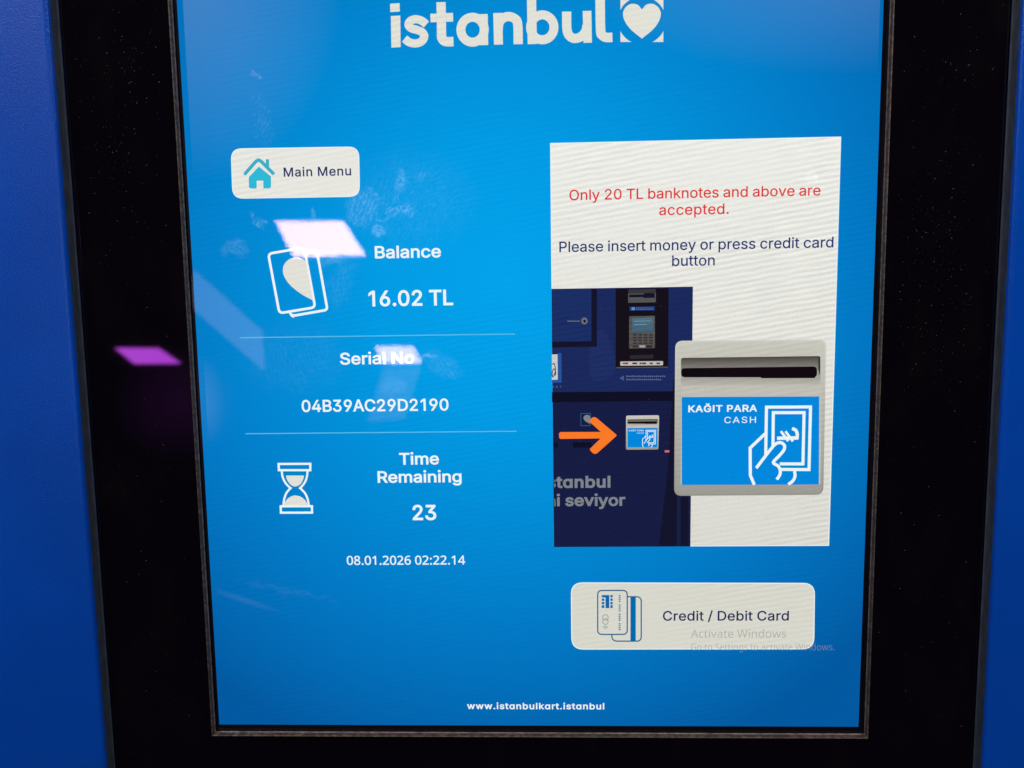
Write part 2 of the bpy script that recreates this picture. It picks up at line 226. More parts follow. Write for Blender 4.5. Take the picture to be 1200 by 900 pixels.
def screen_pattern(nt, amount):
    """Row structure of the panel: fine wavy bands and a little grain, around 1.0."""
    tc = nt.nodes.new('ShaderNodeTexCoord')
    mp = nt.nodes.new('ShaderNodeMapping')
    mp.inputs['Rotation'].default_value = (0, math.radians(9), 0)
    nt.links.new(tc.outputs['Object'], mp.inputs['Vector'])
    wv = nt.nodes.new('ShaderNodeTexWave')
    wv.bands_direction = 'Z'
    wv.inputs['Scale'].default_value = 132
    wv.inputs['Distortion'].default_value = 1.5
    wv.inputs['Detail'].default_value = 1.6
    wv.inputs['Detail Scale'].default_value = 0.9
    nt.links.new(mp.outputs[0], wv.inputs['Vector'])
    ms = nt.nodes.new('ShaderNodeMapping')
    ms.inputs['Scale'].default_value = (75, 1, 900)
    nt.links.new(mp.outputs[0], ms.inputs['Vector'])
    n1 = nt.nodes.new('ShaderNodeTexNoise')
    n1.inputs['Scale'].default_value = 1.0
    n1.inputs['Detail'].default_value = 3
    nt.links.new(ms.outputs[0], n1.inputs['Vector'])
    n2 = nt.nodes.new('ShaderNodeTexNoise')
    n2.inputs['Scale'].default_value = 14
    nt.links.new(tc.outputs['Object'], n2.inputs['Vector'])
    n3 = nt.nodes.new('ShaderNodeTexNoise')
    n3.inputs['Scale'].default_value = 1500
    n3.inputs['Detail'].default_value = 1
    nt.links.new(tc.outputs['Object'], n3.inputs['Vector'])
    area = math_node(nt, 'MULTIPLY', math_node(nt, 'SUBTRACT', n2.outputs[0], 0.38), 5.0, True)
    w = math_node(nt, 'MULTIPLY', math_node(nt, 'SUBTRACT', wv.outputs['Fac'], 0.6), 0.36)
    s = math_node(nt, 'MULTIPLY', math_node(nt, 'SUBTRACT', n1.outputs[0], 0.5), 0.7)
    bands = math_node(nt, 'MULTIPLY', math_node(nt, 'ADD', w, s), math_node(nt, 'ADD', math_node(nt, 'MULTIPLY', area, 0.75), 0.25))
    g = math_node(nt, 'MULTIPLY', math_node(nt, 'SUBTRACT', n3.outputs[0], 0.5), 0.55)
    tot = math_node(nt, 'MULTIPLY', math_node(nt, 'ADD', bands, g), amount)
    return math_node(nt, 'ADD', tot, 1.0), tc


def lit(name, rgb, amount=0.12, rgb2=None, span=None, alpha=None):
    """A colour shown on the screen; rgb2/span = picture gradient between two heights."""
    m, nt, out = new_mat(name)
    em = nt.nodes.new('ShaderNodeEmission')
    pat, tc = screen_pattern(nt, amount)
    nt.links.new(pat, em.inputs['Strength'])
    em.inputs['Color'].default_value = lin(rgb)
    if rgb2:
        sep = nt.nodes.new('ShaderNodeSeparateXYZ')
        nt.links.new(tc.outputs['Object'], sep.inputs[0])
        mr = nt.nodes.new('ShaderNodeMapRange')
        mr.inputs['From Min'].default_value = span[0]
        mr.inputs['From Max'].default_value = span[1]
        nt.links.new(sep.outputs['Z'], mr.inputs['Value'])
        mx = nt.nodes.new('ShaderNodeMix')
        mx.data_type = 'RGBA'
        mx.inputs[6].default_value = lin(rgb)
        mx.inputs[7].default_value = lin(rgb2)
        nt.links.new(mr.outputs[0], mx.inputs[0])
        nt.links.new(mx.outputs[2], em.inputs['Color'])
    if alpha is None:
        nt.links.new(em.outputs[0], out.inputs[0])
    else:
        tr = nt.nodes.new('ShaderNodeBsdfTransparent')
        ms = nt.nodes.new('ShaderNodeMixShader')
        ms.inputs[0].default_value = alpha
        nt.links.new(tr.outputs[0], ms.inputs[1])
        nt.links.new(em.outputs[0], ms.inputs[2])
        nt.links.new(ms.outputs[0], out.inputs[0])
    return m


def display_blue():
    """The blue wallpaper of the screen: a picture with a pale middle and deeper rim."""
    m, nt, out = new_mat('display_blue')
    em = nt.nodes.new('ShaderNodeEmission')
    pat, tc = screen_pattern(nt, 0.17)
    mp = nt.nodes.new('ShaderNodeMapping')
    cx, cz = survey(590, 330)
    mp.vector_type = 'TEXTURE'
    mp.inputs['Location'].default_value = (cx, 0, cz)
    mp.inputs['Scale'].default_value = (0.225, 1, 0.235)
    nt.links.new(tc.outputs['Object'], mp.inputs['Vector'])
    ln = nt.nodes.new('ShaderNodeVectorMath')
    ln.operation = 'LENGTH'
    nt.links.new(mp.outputs[0], ln.inputs[0])
    rp = nt.nodes.new('ShaderNodeValToRGB')
    el = rp.color_ramp.elements
    el[0].position = 0.0
    el[0].color = lin((1, 166, 240))
    el[1].position = 1.0
    el[1].color = lin((0, 91, 164))
    for p, c in ((0.25, (0, 158, 232)), (0.5, (0, 139, 214)), (0.72, (0, 120, 197)), (0.86, (0, 107, 182))):
        e = el.new(p)
        e.color = lin(c)
    nt.links.new(ln.outputs['Value'], rp.inputs[0])
    nt.links.new(rp.outputs[0], em.inputs['Color'])
    nt.links.new(pat, em.inputs['Strength'])
    nt.links.new(em.outputs[0], out.inputs[0])
    return m


def principled(name, base, rough, metal=0.0, spec=0.5, tint=None, noise=None, bump=None, vary=None):
    m, nt, out = new_mat(name)
    b = nt.nodes.new('ShaderNodeBsdfPrincipled')
    b.inputs['Base Color'].default_value = (*base, 1)
    b.inputs['Roughness'].default_value = rough
    b.inputs['Metallic'].default_value = metal
    b.inputs['Specular IOR Level'].default_value = spec
    if tint:
        b.inputs['Specular Tint'].default_value = (*tint, 1)
    tc = nt.nodes.new('ShaderNodeTexCoord')
    if vary:                                       # (scale vector, second colour, low, high)
        mp = nt.nodes.new('ShaderNodeMapping')
        mp.inputs['Scale'].default_value = vary[0]
        nt.links.new(tc.outputs['Object'], mp.inputs['Vector'])
        n = nt.nodes.new('ShaderNodeTexNoise')
        n.inputs['Scale'].default_value = 1.0
        n.inputs['Detail'].default_value = 4
        nt.links.new(mp.outputs[0], n.inputs['Vector'])
        rp = nt.nodes.new('ShaderNodeValToRGB')
        rp.color_ramp.elements[0].position = vary[2]
        rp.color_ramp.elements[1].position = vary[3]
        rp.color_ramp.elements[0].color = (*base, 1)
        rp.color_ramp.elements[1].color = (*vary[1], 1)
        nt.links.new(n.outputs[0], rp.inputs[0])
        nt.links.new(rp.outputs[0], b.inputs['Base Color'])
    if bump:                                       # (scale, strength, distance)
        n = nt.nodes.new('ShaderNodeTexNoise')
        n.inputs['Scale'].default_value = bump[0]
        n.inputs['Detail'].default_value = 2.5
        nt.links.new(tc.outputs['Object'], n.inputs['Vector'])
        bp = nt.nodes.new('ShaderNodeBump')
        bp.inputs['Strength'].default_value = bump[1]
        bp.inputs['Distance'].default_value = bump[2]
        nt.links.new(n.outputs[0], bp.inputs['Height'])
        nt.links.new(bp.outputs[0], b.inputs['Normal'])
    nt.links.new(b.outputs[0], out.inputs[0])
    return m


SMUDGES_AND_HAZE = [   # photo x, y, half width, half height, tilt, strength, streakiness
    (424, 245, 17, 19, 10, 0.42, 1), (470, 212, 9, 14, -5, 0.42, 0), (478, 246, 13, 7, -10, 0.5, 1),
    (444, 272, 6, 7, 0, 0.62, 0), (456, 252, 26, 4, -18, 0.45, 1), (498, 206, 12, 4, -20, 0.25, 1),
    (440, 228, 14, 8, 45, 0.3, 1), (466, 228, 24, 4, -50, 0.22, 1),
    (302, 257, 10, 4, 40, 0.55, 1), (275, 291, 12, 9, 0, 0.22, 0), (394, 303, 14, 9, 0, 0.5, 0),
    (370, 252, 4, 8, 0, 0.4, 0), (462, 452, 14, 11, 0, 0.28, 0), (503, 420, 9, 2.5, 8, 0.6, 0),
    (520, 428, 22, 12, 30, 0.2, 1), (400, 330, 14, 30, 20, 0.12, 1), (950, 208, 9, 6, 0, 0.5, 1),
    (345, 420, 60, 40, 0, 0.06, 1), (305, 130, 40, 14, 80, 0.16, 1), (300, 92, 8, 3, 20, 0.4, 0),
    (340, 692, 60, 5, 13, 0.09, 1), (285, 702, 44, 4, 19, 0.09, 3),  # mirrored beam, painted as faint streaks
    (222, -20, 140, 175, 0, 0.19, 2), (1010, -30, 240, 85, 0, 0.15, 2), (238, 470, 22, 42, 0, 0.12, 2), (480, 235, 70, 50, 0, 0.08, 1),  # painted reflection haze at top and left; last entry is finger grease
]


def glass_material():
    """Clear front glass: a weak pinkish reflection, finger marks and painted reflection haze."""
    m, nt, out = new_mat('screen_glass')
    tc = nt.nodes.new('ShaderNodeTexCoord')
    nf = nt.nodes.new('ShaderNodeTexNoise')
    nf.inputs['Scale'].default_value = 330
    nf.inputs['Detail'].default_value = 6
    nf.inputs['Roughness'].default_value = 0.7
    nf.inputs['Distortion'].default_value = 1.4
    nt.links.new(tc.outputs['Object'], nf.inputs['Vector'])
    blotch = math_node(nt, 'MULTIPLY', math_node(nt, 'SUBTRACT', nf.outputs[0], 0.36), 3.0, True)
    wv = nt.nodes.new('ShaderNodeTexWave')
    wv.wave_type = 'RINGS'
    wv.rings_direction = 'SPHERICAL'
    wv.inputs['Scale'].default_value = 160
    wv.inputs['Distortion'].default_value = 14
    wv.inputs['Detail'].default_value = 3
    nt.links.new(tc.outputs['Object'], wv.inputs['Vector'])
    streak = math_node(nt, 'MULTIPLY', blotch, math_node(nt, 'ADD', math_node(nt, 'MULTIPLY', wv.outputs['Fac'], 0.8), 0.35))
    nw = nt.nodes.new('ShaderNodeTexNoise')
    nw.inputs['Scale'].default_value = 150
    nw.inputs['Detail'].default_value = 3
    nt.links.new(tc.outputs['Object'], nw.inputs['Vector'])
    warp = nt.nodes.new('ShaderNodeVectorMath')
    warp.operation = 'MULTIPLY_ADD'
    sub = nt.nodes.new('ShaderNodeVectorMath')
    sub.operation = 'SUBTRACT'
    sub.inputs[1].default_value = (0.5, 0.5, 0.5)
    nt.links.new(nw.outputs['Color'], sub.inputs[0])
    nt.links.new(sub.outputs[0], warp.inputs[0])
    warp.inputs[1].default_value = (0.011, 0.0, 0.011)
    nt.links.new(tc.outputs['Object'], warp.inputs[2])
    total = None
    for px, py, rx, ry, tilt, st, sk in SMUDGES_AND_HAZE:
        x, z = survey(px, py)
        mp = nt.nodes.new('ShaderNodeMapping')
        mp.vector_type = 'TEXTURE'
        mp.inputs['Location'].default_value = (x, -0.0006, z)
        mp.inputs['Rotation'].default_value = (0, math.radians(tilt), 0)
        mp.inputs['Scale'].default_value = (rx * S * 1.25, 1, ry * S * 1.25)
        nt.links.new(tc.outputs['Object'] if sk >= 2 else warp.outputs[0], mp.inputs['Vector'])
        ln = nt.nodes.new('ShaderNodeVectorMath')
        ln.operation = 'LENGTH'
        nt.links.new(mp.outputs[0], ln.inputs[0])
        if sk >= 2:                                # even reflection haze, painted into the diffuse colour
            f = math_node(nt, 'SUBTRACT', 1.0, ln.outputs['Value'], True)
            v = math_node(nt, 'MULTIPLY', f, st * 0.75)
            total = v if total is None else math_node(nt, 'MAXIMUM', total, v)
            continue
        f = math_node(nt, 'MULTIPLY', math_node(nt, 'SUBTRACT', 1.0, ln.outputs['Value']), 1.9, True)
        v = math_node(nt, 'MULTIPLY', math_node(nt, 'MULTIPLY', f, streak if sk else blotch), st * 0.75)
        total = v if total is None else math_node(nt, 'MAXIMUM', total, v)
    # painted haze and smudges stop short of the pane's side rims
    sep = nt.nodes.new('ShaderNodeSeparateXYZ')
    nt.links.new(tc.outputs['Object'], sep.inputs[0])
    edge = math_node(nt, 'GREATER_THAN', survey(1030, 20)[0], sep.outputs['X'])
    edge2 = math_node(nt, 'GREATER_THAN', sep.outputs['X'], survey(216, 20)[0])
    total = math_node(nt, 'MULTIPLY', math_node(nt, 'MULTIPLY', total, edge), edge2)
    fr = nt.nodes.new('ShaderNodeFresnel')
    fr.inputs['IOR'].default_value = 1.5
    tr = nt.nodes.new('ShaderNodeBsdfTransparent')
    gl = nt.nodes.new('ShaderNodeBsdfGlossy')
    gl.inputs['Roughness'].default_value = 0.012
    gl.inputs['Color'].default_value = (1.0, 0.68, 0.92, 1)
    ms = nt.nodes.new('ShaderNodeMixShader')
    nt.links.new(fr.outputs[0], ms.inputs[0])
    nt.links.new(tr.outputs[0], ms.inputs[1])
    nt.links.new(gl.outputs[0], ms.inputs[2])
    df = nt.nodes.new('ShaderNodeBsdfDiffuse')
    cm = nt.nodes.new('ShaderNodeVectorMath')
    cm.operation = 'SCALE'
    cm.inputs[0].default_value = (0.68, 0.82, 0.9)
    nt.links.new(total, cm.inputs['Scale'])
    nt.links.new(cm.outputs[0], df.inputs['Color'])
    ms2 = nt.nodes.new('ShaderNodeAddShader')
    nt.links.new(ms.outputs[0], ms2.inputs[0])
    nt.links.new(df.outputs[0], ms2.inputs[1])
    nt.links.new(ms2.outputs[0], out.inputs[0])
    return m


BLUE_PAINT = principled('blue_powder_coat', (0.001, 0.085, 0.60), 0.22, spec=0.3, bump=(1500, 1.0, 0.00017),
                        vary=((22, 22, 22), (0.001, 0.095, 0.66), 0.35, 0.65))
FRAME_GREY = principled('dark_grey_frame', (0.05, 0.065, 0.095), 0.42, bump=(900, 0.6, 0.00003),
                        vary=((500, 500, 120), (0.08, 0.095, 0.13), 0.4, 0.65))
RUBBER = principled('black_gasket', (0.006, 0.006, 0.007), 0.6)
BLACK_GLASS = principled('black_bezel_glass', (0.0025, 0.0022, 0.003), 0.022, tint=(0.55, 0.055, 0.85),
                         vary=((60, 60, 30), (0.006, 0.0045, 0.005), 0.5, 0.8))
TRIM = principled('raw_edge_trim', (0.085, 0.06, 0.045), 0.5, metal=0.3,
                  vary=((420, 420, 900), (0.24, 0.185, 0.14), 0.42, 0.72), bump=(700, 1.0, 0.00006))
BEAD = principled('edge_bead', (0.42, 0.36, 0.30), 0.4, metal=0.4,
                  vary=((300, 300, 500), (0.16, 0.13, 0.11), 0.4, 0.7))
PANEL_BORDER = principled('display_border', (0.008, 0.008, 0.014), 0.5)
DUST = principled('grey_dust', (0.2, 0.19, 0.185), 0.9)
STEEL = principled('cabinet_blue', (0.004, 0.045, 0.32), 0.5, bump=(1150, 0.3, 0.0005))
SCREEN_BLUE = display_blue()
WHITE = lit('screen_white', (235, 235, 228), 0.3)
EDGE_WHITE = lit('screen_white_rim', (236, 250, 252), 0.05)
CREAM = lit('screen_cream', (229, 229, 219), 0.2)
TEXT_WHITE = lit('screen_text_white', (240, 250, 252), 0.1)
LINE = lit('screen_line', (95, 190, 236), 0.15)
NAVY = lit('screen_navy', (27, 41, 94), 0.3)
DARK_NAVY = lit('screen_dark_navy', (22, 28, 68), 0.3)
RED = lit('screen_red', (226, 50, 48), 0.1)
ORANGE = lit('screen_orange', (255, 124, 38), 0.06)
CYAN = lit('screen_cyan', (48, 188, 218), 0.12)
TEAL = lit('screen_teal', (58, 178, 200), 0.12)
CARD_BLUE = lit('screen_card_blue', (0, 106, 176), 0.1)
CARD_LINE = lit('screen_card_line', (48, 104, 142), 0.1)
CARD_GREY = lit('screen_card_grey', (140, 150, 150), 0.1)
SIGN_BLUE = lit('screen_sign_blue', (0, 138, 224), 0.12)
NOTICE = lit('screen_notice', (138, 145, 142), 0.1, alpha=0.55)


# ------------------------------------------------------------------ mesh helpers
def tag(o, label=None, category=None, kind=None):
    if label:
        o['label'] = label
    if category:
        o['category'] = category
    if kind:
        o['kind'] = kind


class Sheet:
    """Collects flat shapes on the screen, given in measured points, into one mesh."""

    def __init__(self, layer):
        self.y = -layer * 0.00004
        self.v, self.f, self.m, self.mats = [], [], [], []

    def mat(self, m):
        if m not in self.mats:
            self.mats.append(m)
        return self.mats.index(m)

    def tri(self, loops, m, up=0, mapped=False):
        """Fill an outline (first loop) with holes (the others)."""
        pts = [p if mapped else survey(*p) for lp in loops for p in lp]
        tess = tessellate_polygon([[Vector((p[0] * 20000, p[1] * 20000, 0)) for p in (lp if mapped else [survey(*q) for q in lp])] for lp in loops])
        b = len(self.v)
        self.v += [(p[0], self.y - up * 0.000008, p[1]) for p in pts]
        i = self.mat(m)
        for t in tess:
            a, c, d = (pts[k] for k in t)
            area = (c[0] - a[0]) * (d[1] - a[1]) - (c[1] - a[1]) * (d[0] - a[0])
            if abs(area) < 1e-14:
                continue
            self.f.append(tuple(b + k for k in (t if area > 0 else reversed(t))))
            self.m.append(i)

    def quad(self, pts, m, up=0):
        b = len(self.v)
        self.v += [(p[0], self.y - up * 0.000008, p[1]) for p in pts]
        self.f.append((b, b + 1, b + 2, b + 3))
        self.m.append(self.mat(m))

    def poly(self, pts, m, up=0):
        self.tri([pts], m, up)

    def rect(self, x0, y0, x1, y1, m, up=0):
        self.tri([[(x0, y0), (x1, y0), (x1, y1), (x0, y1)]], m, up)

    def stroke(self, pts, w, m, closed=False, up=0, cap=False):
        """A line of width w with mitred joints."""
        p = [Vector(q) for q in pts]
        n = len(p)
        L, R = [], []
        if cap and not closed:
            p[0] = p[0] + (p[0] - p[1]).normalized() * w * 0.22
            p[-1] = p[-1] + (p[-1] - p[-2]).normalized() * w * 0.22
        for i in range(n):
            a = p[i - 1] if (i or closed) else None
            c = p[(i + 1) % n] if (i < n - 1 or closed) else None
            d1 = (p[i] - a).normalized() if a is not None else None
            d2 = (c - p[i]).normalized() if c is not None else None
            d1 = d1 or d2
            d2 = d2 or d1
            t = d1 + d2
            if t.length < 1e-6:
                t = d1
            t.normalize()
            nrm = Vector((-t.y, t.x))
            k = w / 2 / max(0.45, nrm.dot(Vector((-d1.y, d1.x))))
            L.append(tuple(p[i] + nrm * k))
            R.append(tuple(p[i] - nrm * k))
        if cap and not closed:
            for i, j in ((0, 1), (-1, -2)):
                d = (p[i] - p[j]).normalized() * w * 0.28
                nn = Vector((-d.y, d.x)).normalized() * w * 0.27
                e1, e2 = p[i] + d + nn, p[i] + d - nn
                a, b = (L[i], R[i])
                if (e1 - Vector(a)).length > (e1 - Vector(b)).length:
                    e1, e2 = e2, e1
                self.poly([a, tuple(e1), tuple(e2), b], m, up)
        for i in range(n if closed else n - 1):
            j = (i + 1) % n
            self.poly([L[i], L[j], R[j], R[i]], m, up)

    def cut(self, xmin):
        """Drop everything left of xmin (the picture's own edge)."""
        bm = bmesh.new()
        vs = [bm.verts.new(q) for q in self.v]
        for f, i in zip(self.f, self.m):
            try:
                bm.faces.new([vs[k] for k in f]).material_index = i
            except ValueError:
                pass
        g = bm.verts[:] + bm.edges[:] + bm.faces[:]
        bmesh.ops.bisect_plane(bm, geom=g, plane_co=(xmin, 0, 0), plane_no=(1, 0, 0), clear_inner=True)
        bm.verts.index_update()
        self.v = [tuple(q.co) for q in bm.verts]
        self.m = [f.material_index for f in bm.faces]
        self.f = [tuple(q.index for q in f.verts) for f in bm.faces]
        bm.free()

    def build(self, name, parent):
        return link_mesh(name, self.v, self.f, self.m, self.mats, parent)


def link_mesh(name, v, f, mi, mats, parent):
    me = bpy.data.meshes.new(name)
    me.from_pydata(v, [], f)
    for m in mats:
        me.materials.append(m)
    for p, i in zip(me.polygons, mi):
        p.material_index = i
    me.update()
    o = bpy.data.objects.new(name, me)
    C.objects.link(o)
    if parent is not None:
        o.parent = parent
        if parent.type == 'EMPTY':
            o.matrix_parent_inverse = parent.matrix_world.inverted()
    return o


def zoomed(ox, oy, k):
    return lambda pts: [(ox + x / k, oy + y / k) for x, y in pts]


def smooth(pts, n=6):
    """Catmull-Rom curve through the points."""
    out = []
    P = [Vector(p) for p in pts]
    P = [P[0] * 2 - P[1]] + P + [P[-1] * 2 - P[-2]]
    for i in range(1, len(P) - 2):
        a, b, c, d = P[i - 1:i + 3]
        for j in range(n):
            t = j / n
            out.append(tuple(0.5 * (2 * b + (c - a) * t + (2 * a - 5 * b + 4 * c - d) * t * t + (3 * b - a - 3 * c + d) * t ** 3)))
    out.append(tuple(P[-2]))
    return out


def rounded(corners, r, n=6):
    """A polygon with its corners rounded."""
    out = []
    k = len(corners)
    for i in range(k):
        p, a, b = Vector(corners[i]), Vector(corners[i - 1]), Vector(corners[(i + 1) % k])
        da, db = (a - p).normalized(), (b - p).normalized()
        for j in range(n + 1):
            t = j / n
            out.append(tuple((p + da * r) * (1 - t) ** 2 + p * 2 * t * (1 - t) + (p + db * r) * t * t))
    return out


def arc(cx, cy, rx, ry, a0, a1, n=20):
    return [(cx + rx * math.cos(math.radians(a0 + (a1 - a0) * i / n)), cy + ry * math.sin(math.radians(a0 + (a1 - a0) * i / n))) for i in range(n + 1)]


def glyph(font, ch):
    if font == 'S':
        if ch == 'l':
            return 170, [[(54, 0), (54, 509), (116, 509), (116, 0)]]
        if ch == 'I':
            return 190, [[(62, 0), (62, 509), (128, 509), (128, 0)]]
        if ch == ' ':
            return 170, []
    raw = GLYPHS[font][ch].split('|')
    loops = [[tuple(int(q) for q in p.split(',')) for p in lp.split(' ')] for lp in raw[1:] if lp]
    adv = int(raw[0])
    if font == 'S' and ch == '1':                   # a one without the foot bar
        loops = loops[1:]
        adv = 400
    return adv, loops


def area2(lp):
    return sum(a[0] * b[1] - b[0] * a[1] for a, b in zip(lp, lp[1:] + lp[:1])) / 2


def embolden(lp, d):
    if not d:
        return lp
    out = []
    n = len(lp)
    for i in range(n):
        p, a, b = Vector(lp[i]), Vector(lp[i - 1]), Vector(lp[(i + 1) % n])
        d1, d2 = (p - a).normalized(), (b - p).normalized()
        n1, n2 = Vector((-d1.y, d1.x)), Vector((-d2.y, d2.x))
        m = n1 + n2
        if m.length < 0.3:
            m = n1
        m.normalize()
        k = d / max(0.5, m.dot(n1))
        out.append(tuple(p + m * k))
    return out


def thin_out(lp, tol=9):
    """Drop points closer than tol to the one before (tiny notch edges fold when emboldened)."""
    out = []
    for q in lp:
        if not out or (Vector(q) - Vector(out[-1])).length > tol:
            out.append(q)
    while len(out) > 3 and (Vector(out[0]) - Vector(out[-1])).length <= tol:
        out.pop()
    return out if len(out) > 2 else lp


CELLS = {}


def ink_cells(key, loops):
    """Winding-rule fill of overlapping outlines as horizontal trapezoids."""
    if key in CELLS:
        return CELLS[key]
    E = []
    ys = set()
    for lp in loops:
        for (x0, y0), (x1, y1) in zip(lp, lp[1:] + lp[:1]):
            if abs(y0 - y1) > 1e-6:
                E.append((x0, y0, x1, y1))
                ys.update((round(y0, 3), round(y1, 3)))
    for n, (x0, y0, x1, y1) in enumerate(E):
        for u0, v0, u1, v1 in E[n + 1:]:
            d = (x1 - x0) * (v1 - v0) - (y1 - y0) * (u1 - u0)
            if abs(d) > 1e-9:
                t = ((u0 - x0) * (v1 - v0) - (v0 - y0) * (u1 - u0)) / d
                w = ((u0 - x0) * (y1 - y0) - (v0 - y0) * (x1 - x0)) / d
                if 0 < t < 1 and 0 < w < 1:
                    ys.add(round(y0 + t * (y1 - y0), 3))
    ys = sorted(ys)
    cells = []
    for ya, yb in zip(ys, ys[1:]):
        if yb - ya < 0.4:
            continue
        ym = (ya + yb) / 2
        row = []
        for x0, y0, x1, y1 in E:
            if min(y0, y1) < ym < max(y0, y1):
                f = lambda y: x0 + (x1 - x0) * (y - y0) / (y1 - y0)
                row.append((f(ym), f(ya), f(yb), 1 if y1 > y0 else -1))
        row.sort()
        wind = 0
        for k, e in enumerate(row):
            was = wind
            wind += e[3]
            if was <= 0 < wind:
                start = e
            elif wind <= 0 < was:
                cells.append([(start[1], ya), (e[1], ya), (e[2], yb), (start[2], yb)])
    CELLS[key] = cells
    return cells


def write(sheet, text, left, right, cap, m, font='S', bold=0, shear=0.0, up=0, capref=None, wide=None, capz=None):
    """Set a line of lettering between two baseline points measured in the photo."""
    capu = max(p[1] for lp in glyph(font, capref or ('T' if font == 'S' else 'A'))[1] for p in lp)
    a, b = survey(*left), survey(*right)
    zb = (a[1] + b[1]) / 2
    mx, my = (left[0] + right[0]) / 2, (left[1] + right[1]) / 2
    sy = (survey(mx, my - cap)[1] - survey(mx, my)[1]) / (capu + bold)
    pens, x = [], 0
    for ch in text:
        adv, loops = glyph(font, ch)
        pens.append((x, loops))
        x += adv
    ink = [p[0] + px for px, loops in pens for lp in loops for p in lp]
    x0, x1 = min(ink), max(ink)
    target = b[0] - a[0]
    sx = sy * (wide or max(1.0, min(1.15 if bold > 12 else 1.06, target / ((x1 - x0) * sy))))
    n = len(text) - 1
    track = (target - (x1 - x0) * sx) / n if n else 0
    if track < -0.012 * sy * 500:                   # too tight: narrow the letters instead
        track = 0
        sx = target / (x1 - x0)
    for k, (px, loops) in enumerate(pens):
        loops = [lp if len(lp) > 2 else None for lp in loops]
        loops = [lp for lp in loops if lp]
        if bold > 12 and text[k] in 'ij':           # keep the dot clear of a heavy stem
            loops = [[(q[0], q[1] + bold * 1.3) for q in lp] if min(q[1] for q in lp) > 400 else lp for lp in loops]
        place = lambda q: (a[0] + (q[0] + px - x0 + q[1] * shear) * sx + track * k, zb + q[1] * sy)
        if bold:
            loops = [embolden(thin_out(lp), bold) for lp in loops]
        for cell in ink_cells((font, text[k], bold), loops):
            sheet.quad([place(q) for q in cell], m, up)

# ------------------------------------------------------------------ the machine
root = bpy.data.objects.new('ticket_machine', None)
root.empty_display_size = 0.1
root.location = (0, 0.05, -0.80)
C.objects.link(root)
bpy.context.view_layer.update()
tag(root, 'blue ticket machine with a black glass bezel round a lit touch screen', 'ticket machine')

H_GLASS = 0.0006        # front glass over the display picture
H_BEZEL = 0.0037        # face of the black bezel
H_FRONT = 0.0100        # face of the blue front


def mean(vals):
    vals = list(vals)
    return sum(vals) / len(vals)


# measured outlines (edges averaged over several heights)
dx0 = mean(survey(*p)[0] for p in ((207.3, 10), (225, 300), (242.5, 600), (257, 848)))
dx1 = mean(survey(*p)[0] for p in ((1035.8, 10), (1026, 300), (1014.5, 600), (1005, 850)))
dz0 = mean(survey(*p)[1] for p in ((257, 849.2), (630, 850.7), (1005, 851)))
dz1 = 0.315
bx0 = mean(survey(*p, H_BEZEL)[0] for p in ((198.3, 10), (214.5, 300), (233, 600), (248, 850)))
bx1 = mean(survey(*p, H_BEZEL)[0] for p in ((1047.5, 10), (1038, 300), (1026.5, 600), (1016.5, 850)))
bz0 = mean(survey(*p, H_BEZEL)[1] for p in ((250, 861.5), (630, 863.8), (1016, 865.2)))
bz1 = dz1 + 0.005
fx0 = mean(survey(*p, H_FRONT)[0] for p in ((56, 10), (77.5, 300), (101, 600), (121.5, 865)))
fx1 = mean(survey(*p, H_FRONT)[0] for p in ((1197.5, 10), (1184, 300), (1168.5, 600), (1154.5, 865)))
fz0, fz1 = -0.262, 0.385


def ring(o, i, y, yi=None):
    """Vertices and faces of a flat frame between an outer and an inner rectangle (facing -y)."""
    (a0, a1, c0, c1), (b0, b1, e0, e1) = o, i
    yi = y if yi is None else yi
    v = [(a0, y, c0), (a1, y, c0), (a1, y, c1), (a0, y, c1), (b0, yi, e0), (b1, yi, e0), (b1, yi, e1), (b0, yi, e1)]
    f = [(0, 1, 5, 4), (1, 2, 6, 5), (2, 3, 7, 6), (3, 0, 4, 7)]
    return v, f


def join(parts):
    V, F = [], []
    for v, f in parts:
        b = len(V)
        V += v
        F += [tuple(b + k for k in q) for q in f]
    return V, F


def grow(r, d):
    return (r[0] - d, r[1] + d, r[2] - d, r[3] + d)


opening = (fx0, fx1, fz0, fz1)
outer = (-0.37, 0.37, -0.80, 0.56)
aperture = (bx0, bx1, bz0, bz1)
active = (dx0, dx1, dz0, dz1)

# blue sheet metal front with a softly rolled edge round the recess
prof = [(0.0022, 0.0), (0.0011, 0.00025), (0.0004, 0.0008), (0.0, 0.0017)]
parts = [ring(outer, grow(opening, prof[0][0]), -H_FRONT)]
for (g0, y0), (g1, y1) in zip(prof, prof[1:]):
    parts.append(ring(grow(opening, g0), grow(opening, g1), -H_FRONT + y0, -H_FRONT + y1))
parts.append(ring(outer, outer, -H_FRONT, 0.02))
V, F = join(parts)
V2 = V[:]
F = F[:-4] + [tuple(reversed(q)) for q in F[-4:]]
front = link_mesh('front_panel', V2, F, [0] * len(F), [BLUE_PAINT], root)

# cabinet behind the front
cv = [(x, y, z) for x in (-0.36, 0.36) for y in (0.02, 0.42) for z in (-0.80, 0.55)]
cf = [(0, 1, 5, 4), (2, 6, 7, 3), (0, 2, 3, 1), (4, 5, 7, 6), (1, 3, 7, 5), (0, 4, 6, 2)]
link_mesh('cabinet', cv, cf, [0] * 6, [STEEL], root)

